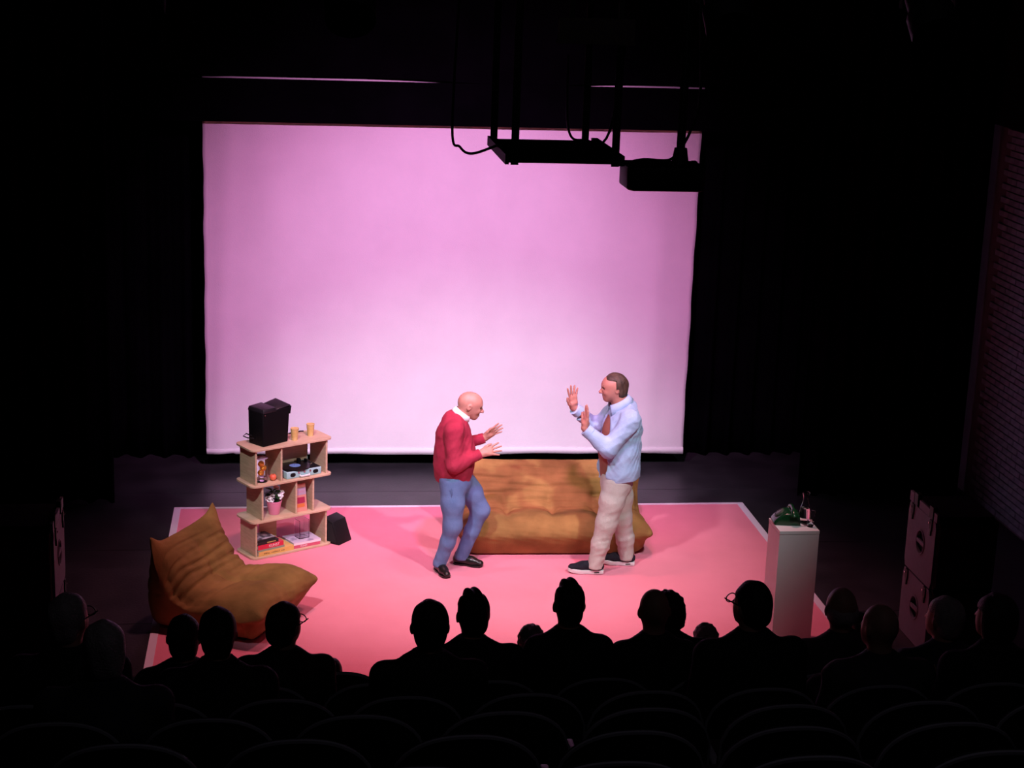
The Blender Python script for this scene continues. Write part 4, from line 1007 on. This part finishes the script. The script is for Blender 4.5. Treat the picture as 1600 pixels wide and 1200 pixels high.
# ================================================================== AUDIENCE
def sitter(label, x, y, top, floor, hair='short', hc='aud_hair_black', jk='jacket_black', yaw=0., lean=0., sh=.205, big=1., glasses=False, hyaw=0.):
    root = thing('person', label, 'person', (x, y, floor), yaw, 'seated audience')
    H = top-floor; hz = H-.112*big
    B = Field(); hx = lean
    c = (hx, .03, hz); cy_, sy_ = math.cos(hyaw), math.sin(hyaw); RH = ((cy_, sy_, 0), (-sy_, cy_, 0), (0, 0, 1))
    def hp_(x, y, z): return (c[0]+x*cy_-y*sy_, c[1]+x*sy_+y*cy_, c[2]+z)      # head frame, face towards +y, turned by hyaw
    B.ell(hp_(0, -.004, .004), (.078*big, .100*big, .100*big), .02, RH)
    B.ell(hp_(0, .045, -.055), (.060*big, .058*big, .062*big), .035, RH); B.ell(hp_(0, .066, -.100), (.034, .030, .026), .03, RH)
    B.cone(hp_(0, .098, -.008), hp_(0, .124, -.044), .010, .013, .012)
    for q in (-1, 1):
        B.ell(hp_(q*.082*big, -.006, -.020), (.010, .020, .032), .006, RH); B.ell(hp_(q*.031, .099, -.008), (.014, .012, .009), .01, RH, 's')
    B.cone((hx*.8, .0, hz-.16), (c[0], c[1]-.012, hz-.06), .060, .056, .03)
    B.chain([(hx*.5, -.01, hz-.24), (0, -.02, .75), (0, -.02, .54)], [.09, .11, .12], .05, side=(1, 0, 0), ratio=1.4)
    SH_ = hz-.235
    for q in (-1, 1):
        B.chain([(q*sh+hx*.5, -.01, SH_), (q*(sh+.035), .02, SH_-.27), (q*.12, .26, .64)], [.048, .042, .030], .03)
        hand(B, (q*.12, .26, .64), (-q*.1, 1, -.05), (-q, 0, .1), .1, .3, .95, order=q)
        B.chain([(q*.09, .0, .52), (q*.13, .43, .53), (q*.13, .43, .12)], [.085, .065, .042], .03); B.cone((q*.13, .42, .055), (q*.13, .56, .04), .045, .036, .03)
    link('body', B.mesh('body', .012), root, 'aud_skin')
    Jk = Field()
    Jk.chain([(hx*.6, -.012, SH_+.045), (hx*.3, -.02, SH_-.08), (0, -.02, .75), (0, -.02, .56)], [.088, .122, .138, .148], .05, side=(1, 0, 0), ratio=1.42)
    Jk.cone((-sh+hx*.5, -.012, SH_-.01), (sh+hx*.5, -.012, SH_-.01), .068, .068, .06)
    Jk.cone((hx*.7, -.008, SH_+.05), (hx*.85, .0, SH_+.105), .078, .066, .025)
    for q in (-1, 1): Jk.chain([(q*sh+hx*.5, -.01, SH_-.008), (q*(sh+.035), .02, SH_-.27), (q*.125, .24, .64)], [.070, .060, .045], .035)
    Jk.func(folds(.004, .16, int(x*30)))
    Jk.func(lambda X, Y, Z, D: np.maximum(D, np.maximum(.50-Z, Z-(SH_+.118))))
    link('jacket', Jk.mesh('jacket', .0125), root, jk)
    Tr = Field()
    for q in (-1, 1): Tr.chain([(q*.09, .0, .55), (q*.13, .43, .54), (q*.13, .43, .10)], [.085, .075, .062], .04)
    Tr.func(lambda X, Y, Z, D: np.maximum(D, .07-Z)); link('trousers', Tr.mesh('trousers', .016), root, 'aud_trouser')
    for q in (-1, 1): MB().box(q*.13-.042, q*.13+.042, .37, .62, .0, .075).build('shoe', 'leather', root, True, .02, 2)
    if hair != 'bald':
        Hh = Field()
        if hair == 'short':
            Hh.ell(hp_(0, -.012, .012), (.086*big, .106*big, .105*big), .02, RH); Hh.ell(hp_(0, -.045, -.06), (.070*big, .058, .062), .03, RH); lo, fr = -.105, .052
        elif hair == 'quiff':
            Hh.ell(hp_(0, -.012, .012), (.083*big, .106*big, .105*big), .02, RH); Hh.ell(hp_(0, .01, .085), (.050, .075, .042), .03, RH); Hh.ell(hp_(0, -.045, -.06), (.066*big, .058, .055), .03, RH); lo, fr = -.10, .055
        elif hair == 'bob':
            Hh.ell(hp_(0, -.012, .010), (.095*big, .112*big, .108*big), .02, RH); Hh.ell(hp_(0, -.030, -.07), (.092*big, .080, .085), .04, RH); lo, fr = -.155, .035
        elif hair == 'curly':
            Hh.ell(hp_(0, -.012, .010), (.098*big, .115*big, .108*big), .02, RH); Hh.ell(hp_(0, -.035, -.05), (.095*big, .085, .08), .04, RH); lo, fr = -.13, .04
        elif hair == 'fringe':
            Hh.ell(hp_(0, -.020, -.03), (.086*big, .098*big, .070*big), .02, RH); lo, fr = -.095, .03
        def cut(X, Y, Z, D, c=c, lo=lo, fr=fr, h=hair):
            y = (Y-c[1])*cy_-(X-c[0])*sy_; z = Z-c[2]
            D = np.maximum(D, np.where(z < .03, y-fr*.25, y-fr-.045)); D = np.maximum(D, lo-z)
            if h == 'curly': D = D+.008*np.sin(95*X)*np.sin(90*Y+1)*np.sin(100*Z)
            elif h == 'quiff': D = D+.006*np.sin(130*X+40*Y)*np.clip(z/.06, 0, 1)
            else: D = D+.002*np.sin(90*X+20*Z)
            return D
        Hh.func(cut); link('hair', Hh.mesh('hair', .0085), root, hc)
    if glasses:
        for q in (-1, 1):
            MB().tube([hp_(q*.084, -.01, 0), hp_(q*.078, .110, 0)], .003, 6).build('temple', 'lens', root)
            MB().tube([hp_(q*.036+.030*math.cos(2*PI*k/16), .112, -.006+.022*math.sin(2*PI*k/16)) for k in range(17)], .003, 6, False).build('glasses_rim', 'lens', root)
    return root
def fz(k): return ROW[k][1]
AUD = [
 ('grey haired person with glasses at the far left beside the loudspeaker', -.959, 3, 2.49, 'short', 'aud_hair_grey', 'jacket_black', dict(glasses=True, big=.98, hyaw=-.5)),
 ('person with chin-length grey bob seated second from the left', -.715, 4, 2.705, 'bob', 'aud_hair_grey', 'jacket_navy', dict(big=.90)),
 ('short haired spectator below the lounge chair, left of a touching pair', -.505, 2, 2.03, 'short', 'aud_hair_brown', 'jacket_black', dict(big=1.0, sh=.175)),
 ('dark haired spectator below the lounge chair, right of a touching pair', -.302, 3, 2.411, 'short', 'aud_hair_black', 'jacket_black', dict(big=1.0)),
 ('spectator with glasses in dark jacket in front of the lounge chair corner', -.003, 2, 2.089, 'short', 'aud_hair_brown', 'jacket_brown', dict(glasses=True, hyaw=-.55, big=1.0, sh=.19)),
 ('low seated spectator whose round dark head barely shows left of centre', .283, 0, 1.03, 'short', 'aud_hair_brown', 'jacket_grey', dict(big=.85)),
 ('broad shouldered spectator with smooth dark hair below the man in red', .664, 3, 2.43, 'short', 'aud_hair_black', 'jacket_black', dict(big=1.03)),
 ('spectator with tousled side-parted hair directly under the red jumper man', .962, 2, 2.128, 'quiff', 'aud_hair_black', 'jacket_black', dict(big=1.0, hyaw=.15)),
 ('small curly grey head peeping up at the centre front', 1.532, 0, 1.228, 'curly', 'aud_hair_grey', 'jacket_grey', dict(big=.85)),
 ('tall spectator with spiky hair and protruding ears at the centre', 1.463, 2, 2.169, 'quiff', 'aud_hair_black', 'jacket_black', dict(big=.96, sh=.165)),
 ('bald spectator with visible left ear right of centre', 1.915, 2, 2.134, 'bald', 'aud_hair_black', 'jacket_black', dict(big=1.0, sh=.165)),
 ('bushy haired spectator half hidden behind the bald head', 2.194, 1, 1.778, 'curly', 'aud_hair_black', 'jacket_black', dict(big=1.0)),
 ('low curly grey head showing between the bald and cropped spectators', 2.653, 0, 1.215, 'curly', 'aud_hair_grey', 'jacket_grey', dict(big=.8)),
 ('close cropped spectator with glasses left of the white plinth', 2.187, 3, 2.50, 'short', 'aud_hair_black', 'jacket_black', dict(glasses=True, big=.97, sh=.205, hyaw=.45)),
 ('balding spectator with grey fringe right of the white plinth', 2.928, 2, 2.128, 'fringe', 'aud_hair_grey', 'jacket_grey', dict(big=1.02)),
 ('small dim head between two larger heads right of the plinth', 3.67, 0, 1.272, 'short', 'aud_hair_brown', 'jacket_grey', dict(big=.85)),
 ('bald headed spectator in front of the right loudspeakers', 2.826, 3, 2.377, 'bald', 'aud_hair_grey', 'jacket_grey', dict(big=.98, hyaw=.4)),
 ('fair haired spectator to the right of the loudspeakers', 3.505, 2, 2.062, 'short', 'aud_hair_grey', 'jacket_navy', dict(big=1.02, hyaw=.5)),
 ('long haired spectator at the far right edge', 3.40, 3, 2.416, 'bob', 'aud_hair_brown', 'jacket_black', dict(big=.98, hyaw=.4)),
]
for lab, x, k, top, hr, hc, jk, kw in AUD:
    y_ = ROW[k][0]+.10; g_ = (y_+.09)/y_      # sit clear of the backrest, same line of sight
    sitter(lab, x*g_, y_+.09, 5.4-(5.4-top)*g_, fz(k), hr, hc, jk, **kw)

# ================================================================== THEATRE SEATS
def seat_proto():
    r = thing('theatre_seat', '', 'seat', (0, 0, 0))
    # curved back with arched top, facing +y ; top at z = .85
    w_ = .272; V = []; F = []; n = 22; m = 10
    def topz(t): return .62+.23*math.sqrt(max(0, 1-abs(t)**2.3))
    for th in (0, 1):
        for i in range(n+1):
            t = -1+2*i/n
            for j in range(m+1):
                s_ = j/m; z = .36+(topz(t*.985)-.36)*s_
                y = -.06-.075*(z-.36)+.045*t*t+(.055 if th else 0)*(1-.35*s_**6)
                V.append((t*w_, y, z))
    K = (n+1)*(m+1)
    for i in range(n):
        for j in range(m):
            q = (i*(m+1)+j, (i+1)*(m+1)+j, (i+1)*(m+1)+j+1, i*(m+1)+j+1); F += [q, tuple(K+a for a in q[::-1])]
    edge = [i*(m+1)+m for i in range(n+1)]; bot = [i*(m+1) for i in range(n+1)]
    for i in range(n): F += [(edge[i], edge[i+1], K+edge[i+1], K+edge[i]), (bot[i], K+bot[i], K+bot[i+1], bot[i+1])]
    for j in range(m): F += [(j, j+1, K+j+1, K+j), (n*(m+1)+j, K+n*(m+1)+j, K+n*(m+1)+j+1, n*(m+1)+j+1)]
    MB().add(V, F).build('backrest', 'seat', r, True)
    path = [V[i] for i in bot[:1]]+[V[0*(m+1)+j] for j in range(1, m)]+[V[e] for e in edge]+[V[n*(m+1)+j] for j in range(m-1, -1, -1)]
    MB().tube([(x, y+.006, z) for x, y, z in path], .009, 6).build('back_rim', 'seat_rim', r, True)
    MB().box(-.235, .235, .0, .43, .36, .46).build('cushion', 'seat', r, True, .03, 3)
    MB().box(-.22, .22, .02, .40, .32, .362).build('seat_pan', 'seat_rim', r)
    for q in (-1, 1):
        MB().box(q*.262-.016, q*.262+.016, -.02, .30, .0, .50).build('side_frame', 'seat', r, True, .008, 2)
        MB().box(q*.262-.019, q*.262+.019, .0, .32, .50, .53).build('armrest', 'seat_rim', r, True, .010, 2)
    return r
proto = seat_proto(); first = True
ROWX = {6: (.397, .612, -2, 3), 5: (.045, .600, -1, 5), 4: (.295, .598, -2, 5), 3: (.55, .567, -3, 5), 2: (.459, .592, -2, 6), 1: (.30, .592, -2, 7), 0: (.283, .592, -2, 6)}
names = {6: 'the row nearest the camera', 5: 'the second row from the camera', 4: 'the third row from the camera', 3: 'the fourth row from the camera', 2: 'the third row from the stage', 1: 'the second row from the stage', 0: 'the front row at the stage'}
ordi = ['first', 'second', 'third', 'fourth', 'fifth', 'sixth', 'seventh', 'eighth', 'ninth', 'tenth']
for k, (x0, dx, a, b) in ROWX.items():
    for i in range(a, b+1):
        o = proto if first else copy_tree(proto); first = False
        o.location = (x0+i*dx, ROW[k][0]+.06, fz(k) - (0 if k else 0)); 
        top = {6: 3.003, 5: 2.707, 4: 2.37, 3: 2.025, 2: 1.777}.get(k)
        o['label'] = 'black arch-backed theatre seat, %s from the left in %s' % (ordi[i-a], names[k]); o['category'] = 'seat'; o['group'] = 'black theatre seats'
